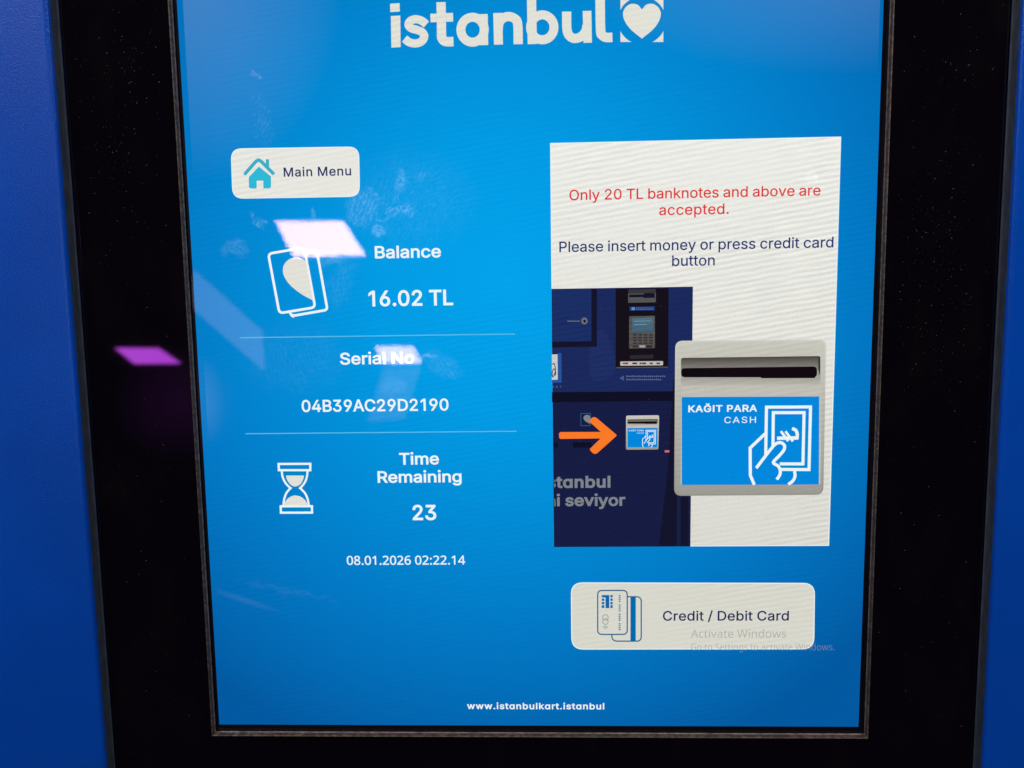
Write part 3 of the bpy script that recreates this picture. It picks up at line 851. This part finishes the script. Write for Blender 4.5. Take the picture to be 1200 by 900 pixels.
# dark grey wall of the recess with a small foot and a gasket line along the bezel
step = 0.0006
V, F = join([ring(opening, grow(opening, -0.0002), -H_FRONT + 0.0017, -H_BEZEL - 0.0004),
             ring(grow(opening, -0.0002), grow(opening, -0.0010), -H_BEZEL - 0.0004, -H_BEZEL - 0.0002)])
link_mesh('recess_frame', V, F, [0] * len(F), [FRAME_GREY], root)
V, F = join([ring(grow(opening, -0.0009), grow(opening, -0.0022), -H_BEZEL + 0.0012)])
link_mesh('gasket', V, F, [0] * len(F), [RUBBER], root)

# black glass bezel, its ground outer edge and the face round the aperture
plate = grow(opening, -0.0020)
V, F = join([ring(plate, grow(plate, -0.0004), -H_BEZEL + 0.0004, -H_BEZEL),
             ring(grow(plate, -0.0004), grow(aperture, 0.0002), -H_BEZEL),
             ring(plate, plate, -H_BEZEL + 0.0004, -H_BEZEL + 0.003)])
F = F[:-4] + [tuple(reversed(q)) for q in F[-4:]]
link_mesh('bezel_glass', V, F, [0] * len(F), [BLACK_GLASS], root)

# raw cut edge of the aperture
V, F = join([ring(grow(aperture, 0.0002), grow(aperture, -0.00015), -H_BEZEL, -H_BEZEL + 0.0002),
             ring(grow(aperture, -0.00015), grow(aperture, -0.0002), -H_BEZEL + 0.0002, -0.0013),
             ring(grow(aperture, -0.0002), grow(aperture, -0.0004), -0.0013, -H_GLASS)])
link_mesh('aperture_edge', V, F, [0] * 8 + [1] * 4, [TRIM, BEAD], root)

# ------------------------------------------------------------------ the display
V, F = join([ring(grow(aperture, 0.002), active, 0.0)])
b = len(V)
V += [(dx0, 0, dz0), (dx1, 0, dz0), (dx1, 0, dz1), (dx0, 0, dz1)]
F.append((b, b + 1, b + 2, b + 3))
display = link_mesh('display', V, F, [0, 0, 0, 0, 1], [PANEL_BORDER, SCREEN_BLUE], root)

# front glass
g = grow(aperture, -0.00035)
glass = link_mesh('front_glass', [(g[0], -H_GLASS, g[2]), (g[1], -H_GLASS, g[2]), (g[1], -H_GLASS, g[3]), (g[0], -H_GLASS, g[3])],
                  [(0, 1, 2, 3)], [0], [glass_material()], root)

# --- heading: the city's name in round letters with a heart emblem
zl = zoomed(430, 0, 3.2432)
s = Sheet(1)
W = 36
q = lambda *pts: zl(pts)
s.poly(q((91, 61), (127, 59), (128, 179), (93, 181)), CREAM)                       # i
s.poly(q((88, 14), (124, 12), (125, 44), (89, 46)), CREAM)
s.stroke(zl(smooth([(226, 93), (208, 79), (186, 73), (166, 79), (158, 94), (168, 107), (190, 114), (209, 122), (218, 138), (208, 157), (186, 165), (162, 161), (143, 147)], 5)), 31 / 3.2432, CREAM)
s.poly(q((264, 9), (299, 8), (300, 51), (301, 128), (266, 129), (265, 52)), CREAM)   # t
s.poly(q((241, 52), (265, 52), (265, 84), (242, 85)), CREAM)
s.poly(q((300, 50), (327, 49), (328, 82), (301, 83)), CREAM)
s.stroke(zl(smooth([(283, 128), (286, 147), (300, 158), (329, 158)], 6)), W / 3.2432, CREAM)
s.stroke(zl(arc(401.5, 113, 44.5, 47.5, 0, 359, 28)[:-1]), 34 / 3.2432, CREAM, closed=True)  # a
s.poly(q((427, 54), (459, 53), (461, 171), (430, 172)), CREAM, 1)
s.poly(q((480, 50), (514, 49), (517, 169), (483, 170)), CREAM)                      # n
s.stroke(zl(smooth([(499, 112), (502, 88), (516, 70), (538, 63), (562, 71), (573, 92), (575, 168)], 6)), 35 / 3.2432, CREAM, up=1)
s.poly(q((608, -8), (643, -10), (646, 167), (611, 168)), CREAM)                     # b
s.stroke(zl(arc(666.5, 104, 44.5, 47.5, 0, 359, 28)[:-1]), 34 / 3.2432, CREAM, closed=True, up=1)
s.stroke(zl(smooth([(759, 44), (760, 108), (768, 134), (788, 146), (814, 139), (832, 118), (836, 96)], 6)), 35 / 3.2432, CREAM)   # u
s.poly(q((820, 42), (853, 41), (855, 162), (823, 163)), CREAM, 1)
s.stroke(zl(smooth([(886, -12), (888, 112), (894, 133), (908, 142), (933, 142)], 7)), 36 / 3.2432, CREAM)               # l
logo = s.build('screen_heading', display)
s = Sheet(1)
cx, cy, r, h = 1045, 78, 91, 81.5
for sx in (-1, 1):
    for sy in (-1, 1):
        k = math.sqrt(r * r - h * h)
        a0, a1 = math.degrees(math.atan2(k, h)), math.degrees(math.atan2(h, k))
        pts = [(cx + sx * h, cy + sy * h)] + [(cx + sx * r * math.cos(math.radians(a0 + (a1 - a0) * i / 6)), cy + sy * r * math.sin(math.radians(a0 + (a1 - a0) * i / 6))) for i in range(7)]
        s.poly(zl(pts), CREAM)
half = smooth([(1045, 36), (1028, 18), (1003, 15), (983, 28), (973, 52), (981, 82), (1004, 113), (1045, 147)], 6)
heart = half + [(2090 - x, y) for x, y in reversed(half)][1:-1]
s.poly(zl(heart), CREAM)
s.build('heart_emblem', display)

# --- main menu button
button = Sheet(1)
mb = [(270.3, 174.0), (420.9, 171.6), (421.9, 230.6), (272.4, 233.0)]
button.poly(rounded(mb, 13), EDGE_WHITE)
button.poly(rounded([(271.3, 175.0), (420.0, 172.6), (420.9, 229.6), (273.4, 232.0)], 12), WHITE, 2)
menu = button.build('main_menu_button', root)
zh = zoomed(260, 160, 6.6667)
s = Sheet(3)
s.stroke(zh([(184, 289), (268, 193), (287, 183), (306, 193), (400, 287)]), 27 / 6.667, TEAL, cap=True)
s.poly(zh([(345, 178), (369, 178), (370, 245), (345, 222)]), TEAL)
s.poly(zh([(211, 318), (290, 235), (384, 312), (385, 394), (372, 405), (325, 406), (324, 345), (273, 346), (272, 407), (226, 407), (212, 396)]), CYAN)
s.build('house_icon', menu)
s = Sheet(3)
INK = lit('screen_menu_ink', (38, 50, 98), 0.1)
write(s, 'Main Menu', (333, 207.0), (411.4, 205.4), 10.6, INK, bold=12)
s.build('button_lettering', menu)

# --- balance
zc = zoomed(300, 270, 7.5)
s = Sheet(1)
card = [(108, 205), (424, 152), (520, 676), (206, 728)]
s.stroke(zc(rounded(card, 38)), 22 / 7.5, TEXT_WHITE, closed=True)
s.stroke(zc([(440, 190)] + rounded([(300, 200), (535, 178), (628, 698), (318, 752), (296, 728)], 30)[7:29] + [(318, 752), (300, 728)]), 22 / 7.5, TEXT_WHITE)
s.poly(zc(smooth([(438, 268), (400, 245), (350, 237), (290, 255), (245, 305), (238, 370), (262, 430), (310, 490), (400, 560), (500, 615)], 5)), CREAM, 1)
s.build('card_icon', display)
s = Sheet(2)
write(s, 'Balance', (440, 302.3), (516.3, 301.4), 14.2, TEXT_WHITE, bold=17)
s.build('balance_heading', display)
s = Sheet(2)
write(s, '16.02 TL', (432.8, 358.2), (530.6, 357.6), 18.0, TEXT_WHITE, bold=17)
s.build('balance_amount', display)
for x0, x1, y in ((281, 603.5, 393.6), (287.5, 605.5, 506.8)):
    s = Sheet(1)
    a, b_ = survey(x0, y), survey(x1, y)
    zz = (a[1] + b_[1]) / 2
    s.tri([[(a[0], zz - 0.00022), (b_[0], zz - 0.00022), (b_[0], zz + 0.00022), (a[0], zz + 0.00022)]], LINE, mapped=True)
    s.build('divider_line', display)
# --- serial number
s = Sheet(2)
write(s, 'Serial No', (399.2, 426.8), (484.9, 426.0), 13.6, TEXT_WHITE, bold=17)
s.build('serial_heading', display)
s = Sheet(2)
write(s, '04B39AC29D2190', (354.2, 482.2), (525.4, 481.0), 13.8, TEXT_WHITE, bold=15)
s.build('serial_number', display)
# --- time remaining
s = Sheet(2)
write(s, 'Time', (468.5, 544.1), (514, 543.9), 13.5, TEXT_WHITE, bold=17)
write(s, 'Remaining', (443.2, 565.3), (540.5, 564.8), 13.3, TEXT_WHITE, bold=17)
s.build('time_heading', display)
s = Sheet(2)
write(s, '23', (484.3, 609.0), (510.9, 608.9), 17.4, TEXT_WHITE, bold=17)
s.build('time_value', display)
s = Sheet(2)
write(s, '08.01.2026 02:22.14', (406.8, 661.9), (545.1, 661.2), 10.4, TEXT_WHITE, font='H', bold=10)
s.build('date_and_time', display)
zg = zoomed(300, 530, 11.25)
s = Sheet(1)
s.stroke(zg([(298, 154), (716, 152), (716, 236), (302, 236)]), 29 / 11.25, TEXT_WHITE, closed=True)
s.stroke(zg([(326, 712), (738, 711), (739, 795), (329, 796)]), 29 / 11.25, TEXT_WHITE, closed=True)
s.stroke(zg(smooth([(340, 246), (350, 320), (385, 398), (430, 450), (458, 472)], 4) + smooth([(440, 488), (400, 540), (372, 620), (362, 702)], 4)), 27 / 11.25, TEXT_WHITE)
s.stroke(zg(smooth([(680, 246), (672, 320), (645, 395), (605, 448), (580, 472)], 4) + smooth([(600, 488), (650, 545), (682, 620), (697, 702)], 4)), 27 / 11.25, TEXT_WHITE)
s.poly(zg(smooth([(396, 306), (408, 358), (450, 420), (500, 450), (530, 450), (580, 425), (618, 368), (634, 306)], 4)), CREAM)
s.poly(zg(smooth([(376, 700), (385, 655), (430, 600), (490, 572), (535, 570), (595, 588), (655, 640), (684, 700)], 4)), CREAM, 1)
s.build('hourglass_icon', display)
s = Sheet(2)
write(s, 'www.istɑnbulkɑrt.istɑnbul', (547.8, 830.6), (707.8, 831.0), 7.2, TEXT_WHITE, bold=20, capref='k')
s.build('web_address', display)

# --- message panel
x0 = mean((survey(644.9, 167.6)[0], survey(649, 639.8)[0]))
x1 = mean((survey(985.8, 160)[0], survey(971.5, 641)[0]))
z1 = mean((survey(644.7, 167.6)[1], survey(986, 160)[1]))
z0 = mean((survey(649, 639.8)[1], survey(971.5, 640.8)[1]))
PANEL_WHITE = lit('screen_panel_white', (221, 221, 213), 0.42, (241, 241, 235), (z0, z1))
s = Sheet(1)
e = 0.0004
box = lambda a, b_, c, d: [(a, c), (b_, c), (b_, d), (a, d)]
s.tri([box(x0, x1, z0, z1)], EDGE_WHITE, mapped=True)
s.tri([box(x0 + e, x1 - e, z0 + e, z1 - e)], PANEL_WHITE, 2, mapped=True)
panel = s.build('message_panel', root)
s = Sheet(3)
write(s, 'Only 20 TL banknotes and above are', (667.4, 234.8), (961.2, 228.9), 12.3, RED, bold=7)
write(s, 'accepted.', (772.5, 251.9), (853.7, 250.9), 12.3, RED, bold=7)
s.build('warning_text', panel)
INK2 = lit('screen_panel_ink', (28, 50, 112), 0.1)
s = Sheet(3)
write(s, 'Please insert money or press credit card', (655.7, 295.5), (976.3, 289.8), 12.4, INK2, bold=7)
write(s, 'button', (787.7, 311.4), (837.3, 311.2), 12.4, INK2, bold=7)
s.build('instruction_text', panel)

# --- picture of the lower machine front
za, zb = zoomed(640, 330, 5.6222), zoomed(640, 480, 5.6222)
pic_x0, pic_x1 = x0, mean((survey(814.5, 338)[0], survey(806.5, 639)[0]))
pic_z1 = mean((survey(647, 338.4)[1], survey(814, 336)[1]))
s = Sheet(4)
lo_z = survey(725, 465)[1]
s.tri([box(pic_x0, pic_x1, lo_z, pic_z1)], NAVY, mapped=True)
s.tri([box(pic_x0, pic_x1, z0, lo_z)], DARK_NAVY, mapped=True)
BAND = lit('screen_dark_band', (14, 15, 36), 0.2)
COLUMN = lit('screen_column', (18, 20, 44), 0.2)
PALE_NAVY = lit('screen_pale_navy', (40, 62, 128), 0.2)
NIGHT = lit('screen_night', (19, 19, 42), 0.2)
SLATE = lit('screen_slate', (24, 32, 70), 0.2)
s.poly(za([(38, 728), (842, 722), (842, 785), (38, 795)]), BAND, 1)
s.poly(zb([(838, -200), (938, -200), (936, 896), (742, 896), (800, 400)]), COLUMN, 1)
s.poly(zb([(862, 568), (886, 568), (884, 896), (860, 896)]), SLATE, 2)
s.poly(za(smooth([(290, 420), (330, 320), (400, 350), (455, 520), (450, 600), (380, 650), (300, 640), (280, 540)], 4)), lit('screen_sheen', (30, 46, 101), 0.5), 1)
s.poly(zb([(175, 215), (300, 215), (300, 250), (178, 250)]), BAND, 1)
s.poly(zb([(46, 218), (76, 218), (78, 250), (46, 250)]), BAND, 1)
s.poly(zb([(780, 268), (810, 267), (812, 281), (782, 282)]), lit('screen_pink', (205, 120, 128), 0.1), 2)
picture = s.build('machine_picture', root)
s = Sheet(6)
DOOR = lit('screen_door', (27, 47, 102), 0.5)
s.poly(za([(38, 52), (298, 48), (298, 392), (38, 396)]), DOOR)
s.poly(za([(298, 48), (334, 48), (334, 428), (298, 398)]), NIGHT)
s.poly(za([(38, 396), (298, 392), (334, 428), (38, 434)]), NIGHT)
s.stroke(za(arc(252, 259, 15, 16, 0, 359, 16)[:-1]), 13 / 5.62, lit('screen_lock', (112, 112, 112), 0.1), closed=True, up=1)
s.poly(za(arc(254, 262, 8, 9, 0, 359, 10)[:-1]), BAND, 2)
GREY_INK = lit('screen_grey_ink', (112, 120, 135), 0.1)
for i in range(7):
    s.rect(*za([(140 + i * 12, 257)])[0], *za([(149 + i * 12, 264)])[0], GREY_INK, 1)
s.build('door_picture', picture)
s = Sheet(6)
s.poly(za([(458, 46), (806, 42), (804, 565), (458, 570)]), lit('screen_black_column', (20, 15, 24), 0.2))
s.stroke(za([(462, 567), (802, 563)]), 7 / 5.62, lit('screen_steel_line', (88, 84, 88), 0.2), up=1)
STEEL_GREY = lit('screen_steel_grey', (86, 86, 88), 0.3)
s.poly(za([(540, 52), (722, 48), (722, 136), (540, 140)]), STEEL_GREY, 1)
s.poly(za([(540, 52), (722, 48), (722, 76), (540, 80)]), lit('screen_steel_dark', (56, 54, 56), 0.2), 2)
s.poly(za([(546, 86), (640, 84), (650, 76), (714, 76), (716, 106), (640, 108), (638, 102), (546, 104)]), NIGHT, 3)
s.poly(za([(548, 166), (716, 162), (716, 190), (548, 192)]), lit('screen_label_blue', (24, 58, 124), 0.2), 1)
s.rect(*za([(562, 169)])[0], *za([(584, 188)])[0], lit('screen_label_pale', (100, 140, 190), 0.1), 2)
for row in (172, 181):
    for i in range(9):
        s.rect(*za([(592 + i * 13, row)])[0], *za([(601 + i * 13, row + 4)])[0], GREY_INK, 2)
s.poly(za(rounded([(550, 484), (706, 480), (708, 506), (552, 510)], 9)), lit('screen_slot', (44, 40, 46), 0.2), 1)
s.poly(za(rounded([(488, 526), (770, 523), (770, 551), (488, 554)], 7)), lit('screen_strip', (196, 190, 184), 0.15), 1)
for cx, w, col in ((515, 17, (190, 60, 50)), (530, 12, (80, 60, 70)), (583, 26, (52, 50, 58)), (622, 8, (70, 60, 60)), (645, 20, (60, 56, 62)), (692, 14, (70, 70, 74)), (738, 18, (76, 74, 80))):
    s.rect(*za([(cx - w / 2 - 3, 533)])[0], *za([(cx + w / 2 + 3, 544)])[0], lit('screen_strip_mark', col, 0.1), 2)
s.build('reader_column_picture', picture)
s = Sheet(8)
s.poly(za(rounded([(546, 228), (716, 225), (716, 438), (546, 441)], 8)), lit('screen_keypad_body', (86, 83, 83), 0.8))
s.poly(za([(566, 242), (706, 239), (706, 332), (566, 335)]), lit('screen_keypad_glass', (66, 98, 120), 0.5, (80, 114, 132), (survey(700, 389)[1], survey(700, 372)[1])), 1)
s.stroke(za([(580, 262), (690, 258)]), 0.7, lit('screen_keypad_row', (120, 160, 178), 0.2), up=2)
s.stroke(za([(580, 284), (664, 281)]), 0.7, lit('screen_keypad_row', (120, 160, 178), 0.2), up=2)
KEY = lit('screen_key', (58, 52, 52), 0.3)
for r_ in range(4):
    for c_ in range(4):
        xx, yy = 572 + c_ * 35, 345 + r_ * 18.5
        s.rect(*za([(xx, yy)])[0], *za([(xx + 25, yy + 11)])[0], KEY, 1)
for xx, col in ((568, (80, 44, 50)), (614, (170, 160, 150)), (660, (44, 40, 46))):
    s.rect(*za([(xx, 419)])[0], *za([(xx + 38, 434)])[0], lit('screen_key_row', col, 0.2), 1)
s.build('keypad_picture', picture)
s = Sheet(6)
s.poly(za([(76, 470), (100, 470), (102, 664), (38, 666), (38, 650), (76, 648)]), lit('screen_sticker_rim', (40, 84, 160), 0.2))
s.poly(za([(38, 480), (75, 479), (77, 646), (38, 648)]), lit('screen_sticker', (206, 206, 200), 0.2), 1)
s.stroke(za(smooth([(40, 545), (52, 540), (60, 565), (58, 600), (44, 628), (40, 600), (50, 575), (62, 590), (60, 620)], 4)), 1.0, INK2, up=2)
write(s, 'ART', (647.6, 454.1), (657.6, 454.0), 1.9, GREY_INK, up=2, bold=10)
s.build('sticker_picture', picture)
s = Sheet(6)
s.poly(za([(482, 636), (512, 618), (512, 652)]), lit('screen_pointer', (70, 92, 150), 0.1), 1)
for row, n in ((624, 20), (645, 18)):
    for i in range(n):
        s.rect(*za([(528 + i * 13, row - 4 - (i % 3 == 0) * 2)])[0], *za([(537 + i * 13, row + 4)])[0], lit('screen_small_print', (96, 108, 150), 0.1) if (row, i) == (624, 0) else bpy.data.materials['screen_small_print'], 1)
s.build('small_print_picture', picture)
s = Sheet(8)
GREY_TXT = lit('screen_grey_lettering', (128, 134, 140), 0.15)
write(s, 'istɑnbul', (636.5, 571.4), (714.5, 570.5), 13.4, GREY_TXT, bold=27, capref='b')
write(s, 'ni seviyor', (641.5, 592.6), (732.0, 592.0), 9.9, GREY_TXT, bold=24, capref='v')
s.cut(x0 + 0.0004)
s.build('lettering_picture', picture)
s = Sheet(8)
s.stroke(zb([(228, 25), (291, 24), (291, 104), (229, 105)]), 3.5 / 5.62, CARD_LINE, closed=True)
s.poly(zb(smooth([(290, 42), (270, 34), (250, 42), (246, 58), (258, 76), (290, 94)], 5)), GREY_TXT, 1)
s.build('emblem_picture', picture)
s = Sheet(10)
s.poly(zb([(95, 147), (360, 146), (289, 82), (287, 68), (302, 52), (318, 48), (332, 54), (461, 163), (463, 172), (336, 286), (322, 291), (308, 286), (290, 268), (288, 258), (358, 189), (96, 192), (86, 186), (84, 155)]), ORANGE)
s.build('orange_arrow', picture)


# --- cash slot: drawn large in front of the panel, and once more small in the picture
def cash_slot(layer, T, parent, k, name, letters=True):
    """T maps the large drawing's own points to measured points, k = its scale."""
    A = Sheet(layer)
    outline = T(rounded([(50, 42), (846, 34), (830, 853), (44, 859)], 40))
    zt, zbm = survey(*T([(400, 36)])[0])[1], survey(*T([(400, 856)])[0])[1]
    A.poly(outline, lit('screen_slot_rim', (150, 149, 142), 0.12, (212, 210, 200), (zbm, zt)))
    A.poly(T(rounded([(58, 50), (838, 43), (822, 845), (53, 850)], 38)), lit('screen_slot_body', (158, 157, 149), 0.22, (204, 203, 192), (zbm, zt)), 1)
    A.poly(T(rounded([(80, 280), (822, 274), (815, 800), (78, 800)], 8)), lit('screen_slot_face', (196, 194, 184), 0.22), 2)
    part = A.build(name, parent)
    B = Sheet(layer + 2)
    za_, zb_ = survey(*T([(400, 125)])[0])[1], survey(*T([(400, 275)])[0])[1]
    B.poly(T(rounded([(80, 132), (814, 122), (814, 270), (80, 278)], 14)), lit('screen_recess', (186, 184, 174), 0.2, (70, 62, 58), (zb_, za_)))
    B.poly(T([(803, 128), (814, 126), (813, 232), (803, 190)]), lit('screen_recess_shade', (60, 54, 52), 0.2), 1)
    BLK = lit('screen_slot_black', (16, 8, 14), 0.1)
    B.poly(T(rounded([(80, 186), (796, 177), (796, 234), (82, 234)], 20)), BLK, 2)
    B.poly(T(rounded([(496, 226), (788, 222), (786, 238), (503, 239)], 6)), BLK, 3)
    G = Sheet(layer + 2)
    G.poly(T([(84, 338), (808, 335), (806, 799), (84, 801)]), SIGN_BLUE)
    I = Sheet(layer + 4)
    st = lambda pts, **kw: I.stroke(T(pts), kw.pop('w', 16) * k, TEXT_WHITE, **kw)
    st([(526, 645), (530, 391), (762, 390), (754, 720), (606, 719)])
    st([(564, 600), (566, 420), (728, 420), (722, 690), (600, 690)])
    st(smooth([(476, 712), (545, 622), (578, 585), (605, 578), (624, 592), (622, 616), (596, 648), (566, 682), (590, 700), (602, 722), (600, 748), (584, 772)], 4), up=1)
    st([(524, 530), (444, 606), (445, 750), (466, 800)])
    st(smooth([(678, 728), (680, 756), (668, 780), (645, 798)], 4), up=1)
    st([(586, 555), (698, 553)], w=18, up=1)
    st(smooth([(690, 560), (692, 533), (684, 513), (665, 503)], 4), up=2, w=17)
    st([(606, 518), (644, 570)], w=13, up=2)
    st([(630, 518), (669, 571)], w=13, up=2)
    if letters:
        n_ = B.build('slot_picture', part)
        G.build('sign_picture', part)
        I.build('hand_with_note_icon', part)
        L_ = Sheet(layer + 4)
        a, b_ = T([(120, 416), (478, 414)])
        write(L_, 'KAĞIT PARA', a, b_, 35 * k, TEXT_WHITE, bold=22, wide=1.22)
        a, b_ = T([(308, 475), (474, 474)])
        write(L_, 'CASH', a, b_, 33 * k, TEXT_WHITE, bold=2, wide=1.2)
        L_.build('sign_lettering', part)
    else:
        a, b_ = T([(120, 416), (478, 414)])
        write(I, 'KAĞIT PARA', a, b_, 35 * k, TEXT_WHITE, bold=12, wide=1.2)
        a, b_ = T([(308, 475), (474, 474)])
        write(I, 'CASH', a, b_, 33 * k, TEXT_WHITE, wide=1.2)
        for X in (B, G, I):                        # one flat drawing: merge into the part
            off = len(part.data.vertices)
            bm = bmesh.new()
            bm.from_mesh(part.data)
            base = len(part.data.materials)
            for m_ in X.mats:
                part.data.materials.append(m_)
            vs = [bm.verts.new(p) for p in X.v]
            for f_, i_ in zip(X.f, X.m):
                try:
                    bm.faces.new([vs[t] for t in f_]).material_index = base + i_
                except ValueError:
                    pass
            bm.to_mesh(part.data)
            bm.free()
    return part


cash_slot(10, zoomed(780, 390, 4.5), root, 1 / 4.5, 'cash_slot_picture')
small = lambda pts: zb([(526 + (x - 48) * (742 - 526) / 792, 38 + (y - 38) * (263 - 38) / 818) for x, y in pts])
cash_slot(6, small, picture, 216 / 792 / 5.6222, 'small_cash_slot_picture', False)

# --- credit card button
s = Sheet(1)
s.poly(rounded([(668.9, 682.4), (955.1, 683.0), (954.2, 760.9), (669.6, 761.2)], 14), EDGE_WHITE)
s.poly(rounded([(670.0, 683.5), (954.0, 684.1), (953.1, 759.8), (670.7, 760.1)], 13), lit('screen_button_white', (219, 219, 208), 0.2), 2)
credit = s.build('credit_card_button', root)
zk = zoomed(680, 680, 10)
s = Sheet(3)
s.stroke(zk([(556, 192), (660, 192)] + arc(668, 240, 46, 46, -90, 0, 6) + arc(668, 664, 46, 48, 0, 90, 6) + arc(424, 656, 54, 56, 90, 180, 6) + [(370, 640)]), 1.5, CARD_LINE)
s.rect(*zk([(588, 194)])[0], *zk([(650, 714)])[0], CARD_BLUE, 1)
s.stroke(zk(rounded([(204, 118), (550, 118), (550, 633), (204, 633)], 52)), 1.5, CARD_LINE, closed=True, up=2)
for x_, y_, w_, h_ in ((252, 172, 88, 28), (296, 172, 44, 154), (252, 212, 30, 28), (252, 252, 30, 28), (252, 290, 30, 34),
                       (352, 172, 28, 28), (352, 212, 28, 28), (352, 252, 28, 28), (352, 290, 28, 34)):
    s.rect(*zk([(x_, y_)])[0], *zk([(x_ + w_, y_ + h_)])[0], CARD_BLUE, 3 + (x_ == 296))
for cy in (434, 482):
    s.stroke(zk(arc(294, cy, 33, 33, 0, 359, 18)[:-1]), 0.8, CARD_GREY, closed=True, up=3 + (cy > 450))
for r_ in (14, 26, 38):
    s.stroke(zk(arc(294, 580, r_, r_ * 1.2, -140, -40, 8)), 0.6, CARD_GREY, up=3)
for grp in (0, 1, 2, 3):
    for i in range(4):
        y_ = 172 + grp * 110 + i * 23
        s.rect(*zk([(450, y_)])[0], *zk([(472, y_ + 13)])[0], CARD_LINE, 3)
s.build('bank_cards_icon', credit)
INK3 = lit('screen_button_ink', (26, 32, 88), 0.1)
s = Sheet(3)
write(s, 'Credit / Debit Card', (777, 727.1), (924, 726.9), 11.2, INK3, bold=10)
s.build('button_lettering', credit)
s = Sheet(6)
write(s, 'Activate Windows', (809.5, 747.2), (921, 747.0), 9.6, NOTICE, font='H')
write(s, 'Go to Settings to activate Windows.', (809.5, 761.3), (977.6, 762.0), 7.6, NOTICE, font='H')
s.build('activation_notice', display)


# ------------------------------------------------------------------ dust on the glass
def dust(name, spots, d, rnd, m):
    v, f = [], []
    for px, py, r in spots:
        x, z = survey(px, py, d)
        n = 5
        a0 = rnd.uniform(0, 6.3)
        st = rnd.uniform(0.6, 1.6)
        b_ = len(v)
        for i in range(n):
            a = a0 + i * 2 * math.pi / n
            rr = r * S * rnd.uniform(0.7, 1.2)
            v.append((x + rr * math.cos(a) * st, -d, z + rr * math.sin(a) / st))
        f.append(tuple(range(b_, b_ + n)))
    o = link_mesh(name, v, f, [0] * len(f), [m], root)
    tag(o, kind='stuff')
    return o


rnd = random.Random(3)
spots = []
for cx, cy, sx, sy, n in ((150, 90, 26, 90, 90), (140, 200, 25, 60, 45), (165, 520, 40, 160, 40), (190, 800, 40, 60, 18),
                          (1085, 240, 30, 60, 70), (1100, 330, 32, 70, 90), (1120, 80, 30, 60, 35), (1090, 500, 40, 130, 45), (1085, 700, 40, 90, 20)):
    for i in range(int(n * 1.7)):
        px, py = rnd.gauss(cx, sx), rnd.gauss(cy, sy)
        left = 75 + py * 0.075
        lim = (left + 4, 192 + py * 0.058) if px < 600 else (1052 - py * 0.036, 1182 - py * 0.05)
        if lim[0] < px < lim[1] and -5 < py < 905:
            spots.append((px, py, rnd.choice((0.14, 0.18, 0.18, 0.22, 0.26, 0.3, 0.45))))
dust('bezel_dust', spots, H_BEZEL + 0.00006, rnd, DUST)
spots = []
for i in range(110):
    px, py = rnd.uniform(262, 1000), rnd.uniform(5, 845)
    if 640 < px < 990 and 160 < py < 345:
        continue
    spots.append((px, py, rnd.choice((0.2, 0.25, 0.3, 0.4))))
for i in range(60):
    spots.append((rnd.uniform(652, 812), rnd.uniform(345, 632), rnd.choice((0.2, 0.25, 0.35))))
dust('glass_dust', spots, H_GLASS + 0.00006, rnd, DUST)
spots = []
for i in range(70):
    py = rnd.uniform(0, 900)
    if rnd.random() < 0.65:
        spots.append((rnd.uniform(2, 52 + py * 0.075), py, rnd.choice((0.2, 0.3, 0.4))))
    else:
        spots.append((rnd.uniform(1203 - py * 0.05, 1240), py, rnd.choice((0.2, 0.3, 0.4))))
dust('front_dust', spots, H_FRONT + 0.00006, rnd, principled('bluish_dust', (0.10, 0.16, 0.42), 0.8))
dust('dirt_speck', [(37, 503, 1.2), (39.5, 506, 0.6)], H_FRONT + 0.00007, rnd, principled('dark_dirt', (0.01, 0.01, 0.012), 0.8))
